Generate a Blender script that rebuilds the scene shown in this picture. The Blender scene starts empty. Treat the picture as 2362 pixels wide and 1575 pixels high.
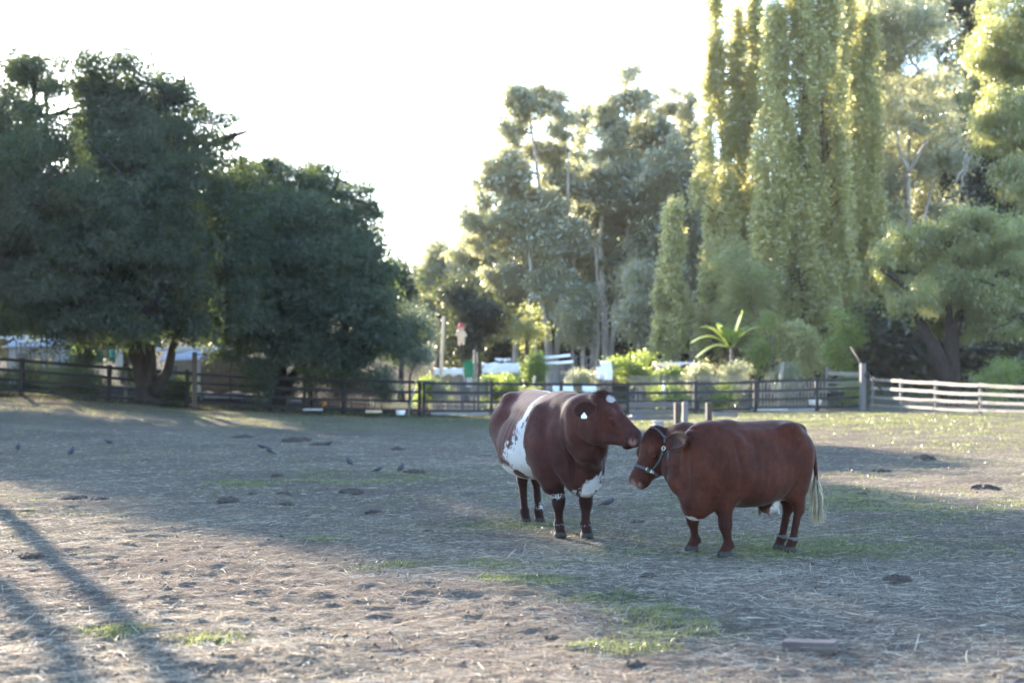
import bpy, math, random
import numpy as np
from mathutils import Vector, Matrix

# ------------------------------------------------------------------ camera, sky, sun, exposure
SC = bpy.context.scene
COL = SC.collection
F = 2362 * 50 / 36.0          # focal length in photo pixels
CH = 1.45                     # camera height
HY = 878.0                    # horizon row in the photo
def P(px, py, d):             # photo pixel + distance -> world point
    return np.array([(px - 1181) / F * d, d, CH + (HY - py) / F * d])

cam = bpy.data.cameras.new('camera')
cam.lens = 50; cam.sensor_width = 36
cam.shift_y = (HY - 787.5) / 2362
cam.clip_end = 3000; cam.clip_start = 0.1
cam.dof.use_dof = True
cam.dof.focus_distance = 12.7
cam.dof.aperture_fstop = 1.7
co = bpy.data.objects.new('camera', cam); COL.objects.link(co)
co.location = (0, 0, CH); co.rotation_euler = (math.radians(90), 0, 0)
SC.camera = co

SUN_AZ = math.radians(24.0)   # left of the view axis, beyond the subject
SUN_EL = math.radians(15.35)
w = bpy.data.worlds.new('World'); SC.world = w; w.use_nodes = True
nt = w.node_tree
sky = nt.nodes.new('ShaderNodeTexSky'); sky.sky_type = 'NISHITA'; sky.sun_disc = False
sky.sun_elevation = SUN_EL
sky.sun_rotation = -SUN_AZ
sky.air_density = 1.0; sky.dust_density = 0.3; sky.ozone_density = 1.0
bg = nt.nodes['Background']; bg.inputs['Strength'].default_value = 0.092
nt.links.new(sky.outputs[0], bg.inputs[0])
sl = bpy.data.lights.new('sun', 'SUN'); sl.energy = 5.0; sl.angle = math.radians(0.55)
sl.color = (1.0, 0.82, 0.60)
so = bpy.data.objects.new('sun', sl); COL.objects.link(so)
sd = Vector((-math.sin(SUN_AZ) * math.cos(SUN_EL), math.cos(SUN_AZ) * math.cos(SUN_EL), math.sin(SUN_EL)))
so.rotation_euler = sd.to_track_quat('Z', 'Y').to_euler()
so.location = (-30, 60, 40)

SC.view_settings.view_transform = 'Standard'; SC.view_settings.look = 'None'
SC.view_settings.gamma = 1.0; SC.view_settings.exposure = 3.2
SC.view_settings.use_white_balance = True; SC.view_settings.white_balance_temperature = 5700; SC.view_settings.white_balance_tint = 12
SC.render.engine = 'CYCLES'
SC.cycles.use_denoising = True
SC.cycles.max_bounces = 6; SC.cycles.diffuse_bounces = 2; SC.cycles.glossy_bounces = 2
SC.cycles.transmission_bounces = 4; SC.cycles.transparent_max_bounces = 8
SC.cycles.sample_clamp_indirect = 6.0

# ------------------------------------------------------------------ helpers
def tag(o, label=None, cat=None, group=None, kind=None):
    if label: o['label'] = label
    if cat: o['category'] = cat
    if group: o['group'] = group
    if kind: o['kind'] = kind
    return o

def link(o, parent=None):
    COL.objects.link(o)
    if parent is not None: o.parent = parent
    return o

def empty(name, loc, label, cat, group=None, rz=0.0):
    o = bpy.data.objects.new(name, None); link(o)
    o.location = tuple(float(v) for v in loc); o.rotation_euler = (0, 0, rz)
    o.empty_display_size = 0.2
    return tag(o, label, cat, group)

def npmesh(name, V, Fq, mat, parent=None, smooth=False, attrs=None, origin=None):
    """V (n,3); Fq (m,3|4) array or list of such arrays."""
    V = np.asarray(V, dtype=np.float32)
    if origin is not None: V = V - np.asarray(origin, dtype=np.float32)
    me = bpy.data.meshes.new(name)
    Fl = [np.asarray(f) for f in (Fq if isinstance(Fq, (list, tuple)) else [Fq]) if len(f)]
    me.vertices.add(len(V)); me.vertices.foreach_set('co', V.ravel())
    idx = np.concatenate([f.ravel() for f in Fl]).astype(np.int32)
    tot = np.concatenate([np.full(len(f), f.shape[1]) for f in Fl]).astype(np.int32)
    me.loops.add(len(idx)); me.loops.foreach_set('vertex_index', idx)
    me.polygons.add(len(tot))
    st = np.concatenate([[0], np.cumsum(tot)[:-1]]).astype(np.int32)
    me.polygons.foreach_set('loop_start', st); me.polygons.foreach_set('loop_total', tot)
    if smooth: me.polygons.foreach_set('use_smooth', np.ones(len(tot), dtype=bool))
    me.update(calc_edges=True)
    if attrs:
        for k, a in attrs.items():
            at = me.attributes.new(k, 'FLOAT', 'POINT'); at.data.foreach_set('value', np.asarray(a, dtype=np.float32))
    if mat is not None: me.materials.append(mat)
    o = bpy.data.objects.new(name, me); link(o, parent)
    if origin is not None and parent is None: o.location = tuple(float(v) for v in origin)
    return o

class MB:
    """collects shapes for ONE mesh object"""
    def __init__(s): s.v = []; s.f = []; s.n = 0
    def add(s, V, Fs):
        V = np.asarray(V, float)
        s.v.append(V)
        for f in Fs: s.f.append([i + s.n for i in f])
        s.n += len(V); return s
    def box(s, c, size, rot=(0, 0, 0), bev=0.0, taper=1.0):
        hx, hy, hz = [q / 2 for q in size]
        b = min(bev, hx * .9, hy * .9, hz * .9)
        V = []; Fs = []
        R = np.array(Matrix.Identity(3))
        from mathutils import Euler
        R = np.array(Euler(rot).to_matrix())
        if b <= 0:
            for z in (-1, 1):
                t = taper if z > 0 else 1
                for x, y in ((-1, -1), (1, -1), (1, 1), (-1, 1)): V.append((x * hx * t, y * hy * t, z * hz))
            Fs = [(3, 2, 1, 0), (4, 5, 6, 7), (0, 1, 5, 4), (1, 2, 6, 5), (2, 3, 7, 6), (3, 0, 4, 7)]
        else:
            rings = [(-hz, b), (-hz + b, 0), (hz - b, 0), (hz, b)]
            for (z, ins) in rings:
                t = taper if z > 0 else 1
                X = (hx - ins) * t; Y = (hy - ins) * t; q = b * .6 if ins == 0 else b * .4
                for x, y in ((-X + q, -Y), (X - q, -Y), (X, -Y + q), (X, Y - q), (X - q, Y), (-X + q, Y), (-X, Y - q), (-X, -Y + q)):
                    V.append((x, y, z))
            for r in range(3):
                for i in range(8):
                    j = (i + 1) % 8
                    Fs.append((r * 8 + i, r * 8 + j, r * 8 + 8 + j, r * 8 + 8 + i))
            Fs.append(tuple(range(7, -1, -1))); Fs.append(tuple(range(24, 32)))
        V = np.array(V) @ R.T + np.array(c)
        return s.add(V, Fs)
    def tube(s, pts, rad, n=8, cap=True):
        pts = [np.array(p, float) for p in pts]
        if np.isscalar(rad): rad = [rad] * len(pts)
        V = []; Fs = []
        prev = None
        for i, p in enumerate(pts):
            t = pts[min(i + 1, len(pts) - 1)] - pts[max(i - 1, 0)]
            t = t / (np.linalg.norm(t) + 1e-9)
            if prev is None:
                a = np.array([0, 0, 1.0]) if abs(t[2]) < .9 else np.array([1.0, 0, 0])
                u = np.cross(t, a)
            else:
                u = prev - t * np.dot(prev, t)
            u /= np.linalg.norm(u) + 1e-9; prev = u
            v = np.cross(t, u)
            for k in range(n):
                a = 2 * math.pi * k / n
                V.append(p + rad[i] * (math.cos(a) * u + math.sin(a) * v))
        for i in range(len(pts) - 1):
            for k in range(n):
                j = (k + 1) % n
                Fs.append((i * n + k, i * n + j, (i + 1) * n + j, (i + 1) * n + k))
        if cap:
            Fs.append(tuple(range(n - 1, -1, -1))); Fs.append(tuple((len(pts) - 1) * n + k for k in range(n)))
        return s.add(V, Fs)
    def build(s, name, mat, parent=None, smooth=False, origin=None):
        V = np.concatenate(s.v)
        if origin is not None: V = V - np.asarray(origin, float)
        me = bpy.data.meshes.new(name)
        me.from_pydata([tuple(float(q) for q in p) for p in V], [], s.f)
        if smooth: me.polygons.foreach_set('use_smooth', np.ones(len(me.polygons), dtype=bool))
        me.materials.append(mat); me.update()
        o = bpy.data.objects.new(name, me); link(o, parent)
        if origin is not None and parent is None: o.location = tuple(float(v) for v in origin)
        return o

def _hash(ix, iy, iz, seed):
    h = (ix.astype(np.int64) * 374761393 + iy.astype(np.int64) * 668265263 + iz.astype(np.int64) * 2147483647 + seed * 974634777) & 0xffffffff
    h = ((h ^ (h >> 13)) * 1274126177) & 0xffffffff
    h = ((h ^ (h >> 16)) * 2246822519) & 0xffffffff
    return ((h ^ (h >> 15)) & 0xffffff) / float(0xffffff)
def noise(x, y, z=0.0, seed=0):
    x, y, z = np.broadcast_arrays(np.asarray(x, float), np.asarray(y, float), np.asarray(z, float))
    ix, iy, iz = np.floor(x), np.floor(y), np.floor(z)
    fx, fy, fz = x - ix, y - iy, z - iz
    fx, fy, fz = [f * f * (3 - 2 * f) for f in (fx, fy, fz)]
    ix, iy, iz = ix.astype(np.int64), iy.astype(np.int64), iz.astype(np.int64)
    r = 0
    for a in (0, 1):
        for b in (0, 1):
            for c in (0, 1):
                wgt = (fx if a else 1 - fx) * (fy if b else 1 - fy) * (fz if c else 1 - fz)
                r = r + wgt * _hash(ix + a, iy + b, iz + c, seed)
    return r
def fbm(x, y, z=0.0, seed=0, oct=4):
    r = 0; a = 1; t = 0; s = 1
    for i in range(oct):
        r = r + a * noise(np.asarray(x) * s, np.asarray(y) * s, np.asarray(z) * s, seed + i * 17); t += a; a *= .5; s *= 2.03
    return r / t
def sstep(a, b, x):
    t = np.clip((np.asarray(x, float) - a) / (b - a), 0, 1); return t * t * (3 - 2 * t)

# ------------------------------------------------------------------ materials
def newmat(name):
    m = bpy.data.materials.new(name); m.use_nodes = True
    n = m.node_tree; n.nodes.clear()
    out = n.nodes.new('ShaderNodeOutputMaterial')
    return m, n, out
def principled(n, rough=.8, spec=.3):
    b = n.nodes.new('ShaderNodeBsdfPrincipled')
    b.inputs['Roughness'].default_value = rough
    b.inputs['Specular IOR Level'].default_value = spec
    return b
def noise_node(n, scale, detail=4, rough=.6, coord='Object', vec=None, stretch=None):
    tc = n.nodes.new('ShaderNodeTexCoord')
    t = n.nodes.new('ShaderNodeTexNoise')
    t.inputs['Scale'].default_value = scale; t.inputs['Detail'].default_value = detail; t.inputs['Roughness'].default_value = rough
    if stretch is not None:
        mp = n.nodes.new('ShaderNodeMapping'); mp.inputs['Scale'].default_value = stretch
        n.links.new(tc.outputs[coord], mp.inputs[0]); n.links.new(mp.outputs[0], t.inputs['Vector'])
    else: n.links.new(tc.outputs[coord], t.inputs['Vector'])
    return t
def ramp(n, fac, stops):
    r = n.nodes.new('ShaderNodeValToRGB')
    el = r.color_ramp.elements
    while len(el) < len(stops): el.new(.5)
    for e, (p, c) in zip(el, stops):
        e.position = p; e.color = (*c, 1) if len(c) == 3 else c
    n.links.new(fac, r.inputs[0]); return r
def mixc(n, fac, a, b):
    m = n.nodes.new('ShaderNodeMix'); m.data_type = 'RGBA'
    if hasattr(fac, 'is_linked'): n.links.new(fac, m.inputs[0])
    else: m.inputs[0].default_value = fac
    for s, i in ((a, 6), (b, 7)):
        if hasattr(s, 'is_linked'): n.links.new(s, m.inputs[i])
        else: m.inputs[i].default_value = (*s, 1)
    return m.outputs[2]
def mth(n, op, a, b=None, c=None):
    m = n.nodes.new('ShaderNodeMath'); m.operation = op
    for i, s in enumerate((a, b, c)):
        if s is None: continue
        if hasattr(s, 'is_linked'): n.links.new(s, m.inputs[i])
        else: m.inputs[i].default_value = s
    return m.outputs[0]
def attr(n, name):
    a = n.nodes.new('ShaderNodeAttribute'); a.attribute_name = name; return a.outputs['Fac']
def bump(n, h, b, strength=.5, dist=.02):
    k = n.nodes.new('ShaderNodeBump'); k.inputs['Strength'].default_value = strength; k.inputs['Distance'].default_value = dist
    n.links.new(h, k.inputs['Height']); n.links.new(k.outputs[0], b.inputs['Normal'])

def surf(name, c1, c2, scale=6, rough=.8, bmp=.3, stretch=None, spec=.3, dist=.01, metal=0):
    m, n, out = newmat(name)
    b = principled(n, rough, spec); b.inputs['Metallic'].default_value = metal
    t = noise_node(n, scale, 6, .65, stretch=stretch)
    r = ramp(n, t.outputs[0], [(.3, c1), (.7, c2)])
    n.links.new(r.outputs[0], b.inputs['Base Color'])
    if bmp: bump(n, t.outputs[0], b, bmp, dist)
    n.links.new(b.outputs[0], out.inputs[0]); return m

def leafmat(name, dark, light, trans=.4, tcol=None, gloss=.12, grough=.35, clump=.25):
    m, n, out = newmat(name)
    rn = attr(n, 'rnd')
    t = noise_node(n, clump, 3, .5)
    f = mth(n, 'ADD', mth(n, 'MULTIPLY', rn, .55), mth(n, 'MULTIPLY', t.outputs[0], .6))
    r = ramp(n, f, [(.25, dark), (.85, light)])
    d = n.nodes.new('ShaderNodeBsdfDiffuse'); n.links.new(r.outputs[0], d.inputs[0])
    tr = n.nodes.new('ShaderNodeBsdfTranslucent')
    if tcol is None: tcol = tuple(min(1, c * k) for c, k in zip(light, (1.5, 1.5, .8)))
    tc = mixc(n, .65, r.outputs[0], tcol); n.links.new(tc, tr.inputs[0])
    ms = n.nodes.new('ShaderNodeMixShader'); ms.inputs[0].default_value = trans
    n.links.new(d.outputs[0], ms.inputs[1]); n.links.new(tr.outputs[0], ms.inputs[2])
    g = n.nodes.new('ShaderNodeBsdfGlossy'); g.inputs['Roughness'].default_value = grough
    g.inputs[0].default_value = (.9, .9, .85, 1)
    m2 = n.nodes.new('ShaderNodeMixShader'); m2.inputs[0].default_value = gloss
    n.links.new(ms.outputs[0], m2.inputs[1]); n.links.new(g.outputs[0], m2.inputs[2])
    n.links.new(m2.outputs[0], out.inputs[0]); return m
# ------------------------------------------------------------------ ground
GX = np.array([-60, -22, -17.6, -13.2, -9, -4, 0, 8, 14.5, 20, 60.])
GZ = np.array([2.2, 1.25, 1.02, .63, .30, .05, .04, .10, .25, .30, .5])
def height0(x, y):
    x = np.asarray(x, float); y = np.asarray(y, float)
    a = np.interp(x, GX, GZ)
    a = (a + np.interp(x - 1.5, GX, GZ) + np.interp(x + 1.5, GX, GZ)) / 3
    b = sstep(20, 50, y)
    h = a * b
    # hillside behind the gardens, rising to the right
    hill = 12 * sstep(95, 190, y) * (.55 + .45 * sstep(-20, 30, x)) + 4 * sstep(66, 100, y) * sstep(10, 35, x)
    return h + hill
_hr = np.random.default_rng(99)
_hd = 5.6 * (24 / 5.6) ** _hr.random(1500); _hx = _hr.uniform(-.40, .40, 1500) * _hd
_HP = np.stack([_hx, _hd, _hr.uniform(0, 6.28, 1500), _hr.uniform(.010, .026, 1500)], 1)
_HP = _HP[(noise(_HP[:, 0] * .4, _HP[:, 1] * .4, 0, 60) > .42)]
_cells = {}
for _i, _p in enumerate(_HP): _cells.setdefault((int(math.floor(_p[0])), int(math.floor(_p[1]))), []).append(_i)
def hoofprints(x, y):
    sh = np.broadcast(x, y).shape; X = np.broadcast_to(x, sh).ravel(); Y = np.broadcast_to(y, sh).ravel(); out = np.zeros(X.shape)
    m_ = np.where((Y > 5) & (Y < 25) & (np.abs(X) < 11))[0]
    if len(m_) == 0: return out.reshape(sh)
    cx = np.floor(X[m_]).astype(int); cy = np.floor(Y[m_]).astype(int); key = cx * 1000 + cy; order = np.argsort(key, kind='stable'); ks = key[order]
    uk, st_ = np.unique(ks, return_index=True); en_ = np.append(st_[1:], len(ks))
    for k_, a_, b_ in zip(uk, st_, en_):
        i_, j_ = int(round((k_ - (k_ % 1000)) / 1000)), int(k_ % 1000); q = m_[order[a_:b_]]
        for di in (-1, 0, 1):
            for dj in (-1, 0, 1):
                for h_ in _cells.get((i_ + di, j_ + dj), ()):
                    px_, py_, an, dp = _HP[h_]; dx = X[q] - px_; dy = Y[q] - py_
                    u_ = dx * math.cos(an) + dy * math.sin(an); v_ = -dx * math.sin(an) + dy * math.cos(an); r2 = (u_ / .072) ** 2 + (v_ / .055) ** 2
                    out[q] += dp * (np.exp(-r2 ** 2) - .35 * np.exp(-((np.sqrt(r2) - 1.5) / .35) ** 2))
    return out.reshape(sh)
def height(x, y):
    x = np.asarray(x, float); y = np.asarray(y, float)
    near = 1 - sstep(45, 70, np.abs(y))
    n = (fbm(x * .35, y * .35, 0, 3, 3) - .5) * .10
    n = n + (fbm(x * 1.7, y * 1.7, 0, 5, 3) - .5) * .07 * sstep(2, 6, y)
    hp = fbm(x * 5.5, y * 5.5, 0, 9, 2)
    n = n - .015 * sstep(.52, .72, hp) + .012 * (fbm(x * 13, y * 13, 0, 11, 2) - .5)
    n = n - hoofprints(x, y)
    dip = np.exp(-((x - 1.2) / 3.0) ** 4 - ((y - 13.0) / 2.6) ** 4)      # trodden hollow where the cows stand
    return height0(x, y) + n * near * (1 - .75 * dip) - .055 * dip

def grassmask(x, y):
    x = np.asarray(x, float); y = np.asarray(y, float)
    g = np.zeros_like(x)
    # near sunny strip of tufts
    def blob(px, py, rx, ry, k):
        d0 = F * CH / (py - HY); x0 = (px - 1181) / F * d0
        return k * np.exp(-((x - x0) / rx) ** 2 - ((y - d0) / ry) ** 2)
    for b in ((1180, 1335, .32, .22, .6), (1280, 1345, .36, .25, .7), (1400, 1378, .38, .25, .7), (1500, 1410, .3, .22, .75), (1570, 1440, .32, .22, .8), (1660, 1460, .25, .2, .5), (1500, 1470, .22, .2, .6),
              (1480, 1500, .2, .15, .7), (1400, 1490, .25, .15, .6), (265, 1465, .16, .16, 1.2), (475, 1482, .2, .16, .8),
              (735, 1240, .22, .25, 1), (518, 1113, .35, .5, .7), (572, 1113, .35, .5, .9), (920, 1290, .2, .2, .7), (850, 1300, .2, .2, .5),
              (1230, 1200, .8, .6, .45), (1700, 1250, 1.4, .8, .4), (1950, 1150, 2.2, 2.0, .45), (2000, 1260, 1.5, 1, .4), (1150, 1290, .5, .5, .4), (850, 1100, 1.5, 1.5, .35)):
        g = g + blob(*b)
    g = g + .42 * sstep(33, 50, y + 6 * (noise(x * .3, y * .3, 0, 4) - .5)) * (1 - .55 * sstep(-3, -12, x)) * (1 - .5 * sstep(9, 14, x))
    g = g + .16 * sstep(7, 12, x) * sstep(18, 25, y)
    g = g + .13 * sstep(10, 16, y)
    g = g * (.2 + 1.1 * noise(x * 1.3, y * 1.3, 0, 21)) * (.25 + 1.3 * noise(x * 6, y * 6, 0, 23))
    return np.clip(g, 0, 1)
def shademask(x, y):
    # shade below the trees, painted as a dark earth band along the fence
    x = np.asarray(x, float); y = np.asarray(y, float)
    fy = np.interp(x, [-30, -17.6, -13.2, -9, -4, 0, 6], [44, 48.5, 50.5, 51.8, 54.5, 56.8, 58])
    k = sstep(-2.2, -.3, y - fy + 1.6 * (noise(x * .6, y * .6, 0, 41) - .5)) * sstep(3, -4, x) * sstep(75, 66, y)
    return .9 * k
def strawmask(x, y):
    s = .62 + .9 * (fbm(np.asarray(x) * .5, np.asarray(y) * .5, 0, 31, 3) - .45)
    return np.clip(s - .35 * grassmask(x, y), 0.05, 1)

ys = np.concatenate([np.linspace(-60, 2, 12)[:-1], np.linspace(2, 5.5, 22)[:-1], np.arange(5.5, 17, .036), 17 * 1.007 ** np.arange(1, 185),
                     np.array([64, 68, 73, 80, 88, 96, 105, 115, 125, 140, 155, 170, 190, 220, 300, 450, 700.])])
ys = np.unique(ys)
xp = np.concatenate([np.arange(0, 6, .036), 6 * 1.02 ** np.arange(1, 80), np.array([32, 38, 45, 55, 70, 90, 130, 200, 350, 600.])])
xp = np.unique(xp)
xs = np.concatenate([-xp[::-1][:-1], xp])
GXX, GYY = np.meshgrid(xs, ys)
GZZ = height(GXX, GYY)
nx, ny = len(xs), len(ys)
V = np.stack([GXX.ravel(), GYY.ravel(), GZZ.ravel()], 1)
ii = (np.arange(ny - 1)[:, None] * nx + np.arange(nx - 1)[None, :]).ravel()
Q = np.stack([ii, ii + 1, ii + nx + 1, ii + nx], 1)
m, n, out = newmat('paddock_earth')
b = principled(n, 1.0, 0.0)
t1 = noise_node(n, 1.3, 8, .65); t2 = noise_node(n, 14, 8, .7); t3 = noise_node(n, 70, 4, .7, stretch=(1, .45, 1)); t4 = noise_node(n, .35, 5, .6)
dirt = ramp(n, t2.outputs[0], [(.3, (.066, .052, .047)), (.55, (.112, .090, .077)), (.75, (.18, .148, .122))])
straw = ramp(n, t3.outputs[0], [(.35, (.10, .082, .064)), (.55, (.23, .195, .145)), (.72, (.42, .365, .275))])
grass = ramp(n, t3.outputs[0], [(.3, (.045, .055, .030)), (.7, (.125, .145, .075))])
sm = mth(n, 'MULTIPLY', attr(n, 'straw'), mth(n, 'MULTIPLY_ADD', t1.outputs[0], 2.2, -.35))
smc = n.nodes.new('ShaderNodeClamp'); n.links.new(sm, smc.inputs[0])
c = mixc(n, smc.outputs[0], dirt.outputs[0], straw.outputs[0])
c = mixc(n, attr(n, 'grass'), c, grass.outputs[0])
c = mixc(n, attr(n, 'soil'), c, (.035, .028, .024))  # tree shade along the left fence, mixed in as dark earth colour
n.links.new(c, b.inputs['Base Color'])
hh = mth(n, 'ADD', t2.outputs[0], mth(n, 'MULTIPLY', t3.outputs[0], .45))
bump(n, hh, b, .9, .035)
n.links.new(b.outputs[0], out.inputs[0])
ground = npmesh('ground', V, Q, m, smooth=True, attrs={'soil': shademask(V[:, 0], V[:, 1]), 'grass': grassmask(V[:, 0], V[:, 1]), 'straw': strawmask(V[:, 0], V[:, 1])})
tag(ground, kind='structure')

def blades(name, xy, ln, wd, lift, mat, rng, seg=2, bend=.3, zoff=0.0, bias=None):
    """thin bent strips: xy (n,2), ln/wd/lift (n)"""
    N = len(xy)
    az = rng.uniform(0, 2 * np.pi, N)
    if bias is not None: az = np.where(rng.random(N) < .5, rng.normal(bias, .5, N), az)
    z0 = height(xy[:, 0], xy[:, 1]) + zoff
    dirv = np.stack([np.cos(az) * np.cos(lift), np.sin(az) * np.cos(lift), np.sin(lift)], 1)
    side = np.stack([-np.sin(az), np.cos(az), rng.normal(0, .35, N)], 1)
    side /= np.linalg.norm(side, axis=1)[:, None]
    b2 = rng.normal(0, bend, N)
    base = np.stack([xy[:, 0], xy[:, 1], z0], 1)
    rings = []
    for k in range(seg + 1):
        t = k / seg
        p = base + dirv * (ln * t)[:, None] + side * (b2 * ln * t * t)[:, None]
        p[:, 2] -= ln * t * t * .25 * np.sin(np.maximum(lift, 0)) 
        wk = wd * (1 - .75 * t) if lift.mean() > .5 else wd * (.8 + .4 * (t == .5))
        rings.append(p - side * wk[:, None] / 2); rings.append(p + side * wk[:, None] / 2)
    V = np.stack(rings, 1).reshape(-1, 3)
    base_i = np.arange(N)[:, None] * (2 * (seg + 1))
    Fs = np.concatenate([base_i + np.array([2 * k, 2 * k + 1, 2 * k + 3, 2 * k + 2])[None, :] for k in range(seg)])
    rnd = np.repeat(rng.random(N), 2 * (seg + 1))
    return npmesh(name, V, Fs, mat, attrs={'rnd': rnd})

rng = np.random.default_rng(7)
def scatter(N, d0, d1, maskf, wmul=1.05, pw=1.0):
    out = []
    got = 0
    while got < N:
        M = N * 3
        u = rng.random(M); d = d0 * (d1 / d0) ** (u ** pw)
        x = rng.uniform(-.40, .40, M) * d * wmul
        k = rng.random(M) < maskf(x, d)
        out.append(np.stack([x[k], d[k]], 1)); got += k.sum()
    return np.concatenate(out)[:N]
m_straw = leafmat('straw_stalks', (.17, .135, .095), (.56, .50, .385), trans=.2, tcol=(.6, .52, .36), gloss=.015, grough=.5, clump=2)
xy = scatter(135000, 5.6, 36, strawmask)
N = len(xy)
sc = np.clip(xy[:, 1] / 12, 1, 2.2)
ln = rng.gamma(2.2, .022, N) + .018
st = blades('straw', xy, ln, rng.uniform(.0018, .0036, N) * sc, rng.normal(.06, .12, N), m_straw, rng, bend=.09, zoff=.006, bias=-.3)
tag(st, 'loose pale straw and dry stalks scattered over the paddock', 'straw', kind='stuff')
# long glinting stalks
xy = scatter(2600, 5.6, 16, lambda x, y: strawmask(x, y) ** 2)
N = len(xy)
st = blades('dry_stalks', xy, rng.uniform(.06, .19, N), rng.uniform(.003, .0055, N), np.abs(rng.normal(.10, .18, N)), m_straw, rng, bend=.08, zoff=.008, bias=-.8)
tag(st, 'long bleached stalks sticking up from the near ground', 'straw', kind='stuff')
m_grass = leafmat('short_grass', (.05, .058, .024), (.15, .165, .065), trans=.45, tcol=(.34, .38, .10), gloss=.06, clump=1.2)
xy = scatter(95000, 5.6, 58, lambda x, y: np.clip(grassmask(x, y) * 1.3 - .12, 0, 1), pw=.9)
N = len(xy)
sc = np.clip(xy[:, 1] / 11, 1, 3.2)
gr = blades('grass', xy, rng.uniform(.012, .045, N) * (1 + .35 * (sc - 1)), rng.uniform(.003, .006, N) * sc, rng.uniform(.6, 1.5, N), m_grass, rng, bend=.35)
tag(gr, 'short patchy green grass growing through the dry paddock', 'grass', kind='stuff')
# dry crumbs of soil
def crumbs(N, d0, d1):
    xy = scatter(N, d0, d1, lambda x, y: np.full(len(x), .5) * (noise(x * 2, y * 2, 0, 77) > .45))
    r = rng.gamma(2, .0025, N) + .002
    oct_ = np.array([(1, 0, 0), (0, 1, 0), (-1, 0, 0), (0, -1, 0), (0, 0, .8), (0, 0, -.6)])
    V = oct_[None] * r[:, None, None] * rng.uniform(.6, 1.3, (N, 6, 1))
    V[:, :, 0] += xy[:, 0:1]; V[:, :, 1] += xy[:, 1:2]; V[:, :, 2] += (height(xy[:, 0], xy[:, 1]) + r * .3)[:, None]
    Ft = np.array([(0, 1, 4), (1, 2, 4), (2, 3, 4), (3, 0, 4), (1, 0, 5), (2, 1, 5), (3, 2, 5), (0, 3, 5)])
    Fs = (np.arange(N)[:, None, None] * 6 + Ft[None]).reshape(-1, 3)
    return V.reshape(-1, 3), Fs
Vc, Fc = crumbs(5000, 5.6, 22)
o = npmesh('soil_crumbs', Vc, Fc, surf('crumb_soil', (.05, .04, .035), (.14, .11, .085), 20))
tag(o, 'crumbs of dark dried soil and manure over the ground', 'soil', kind='stuff')
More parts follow.
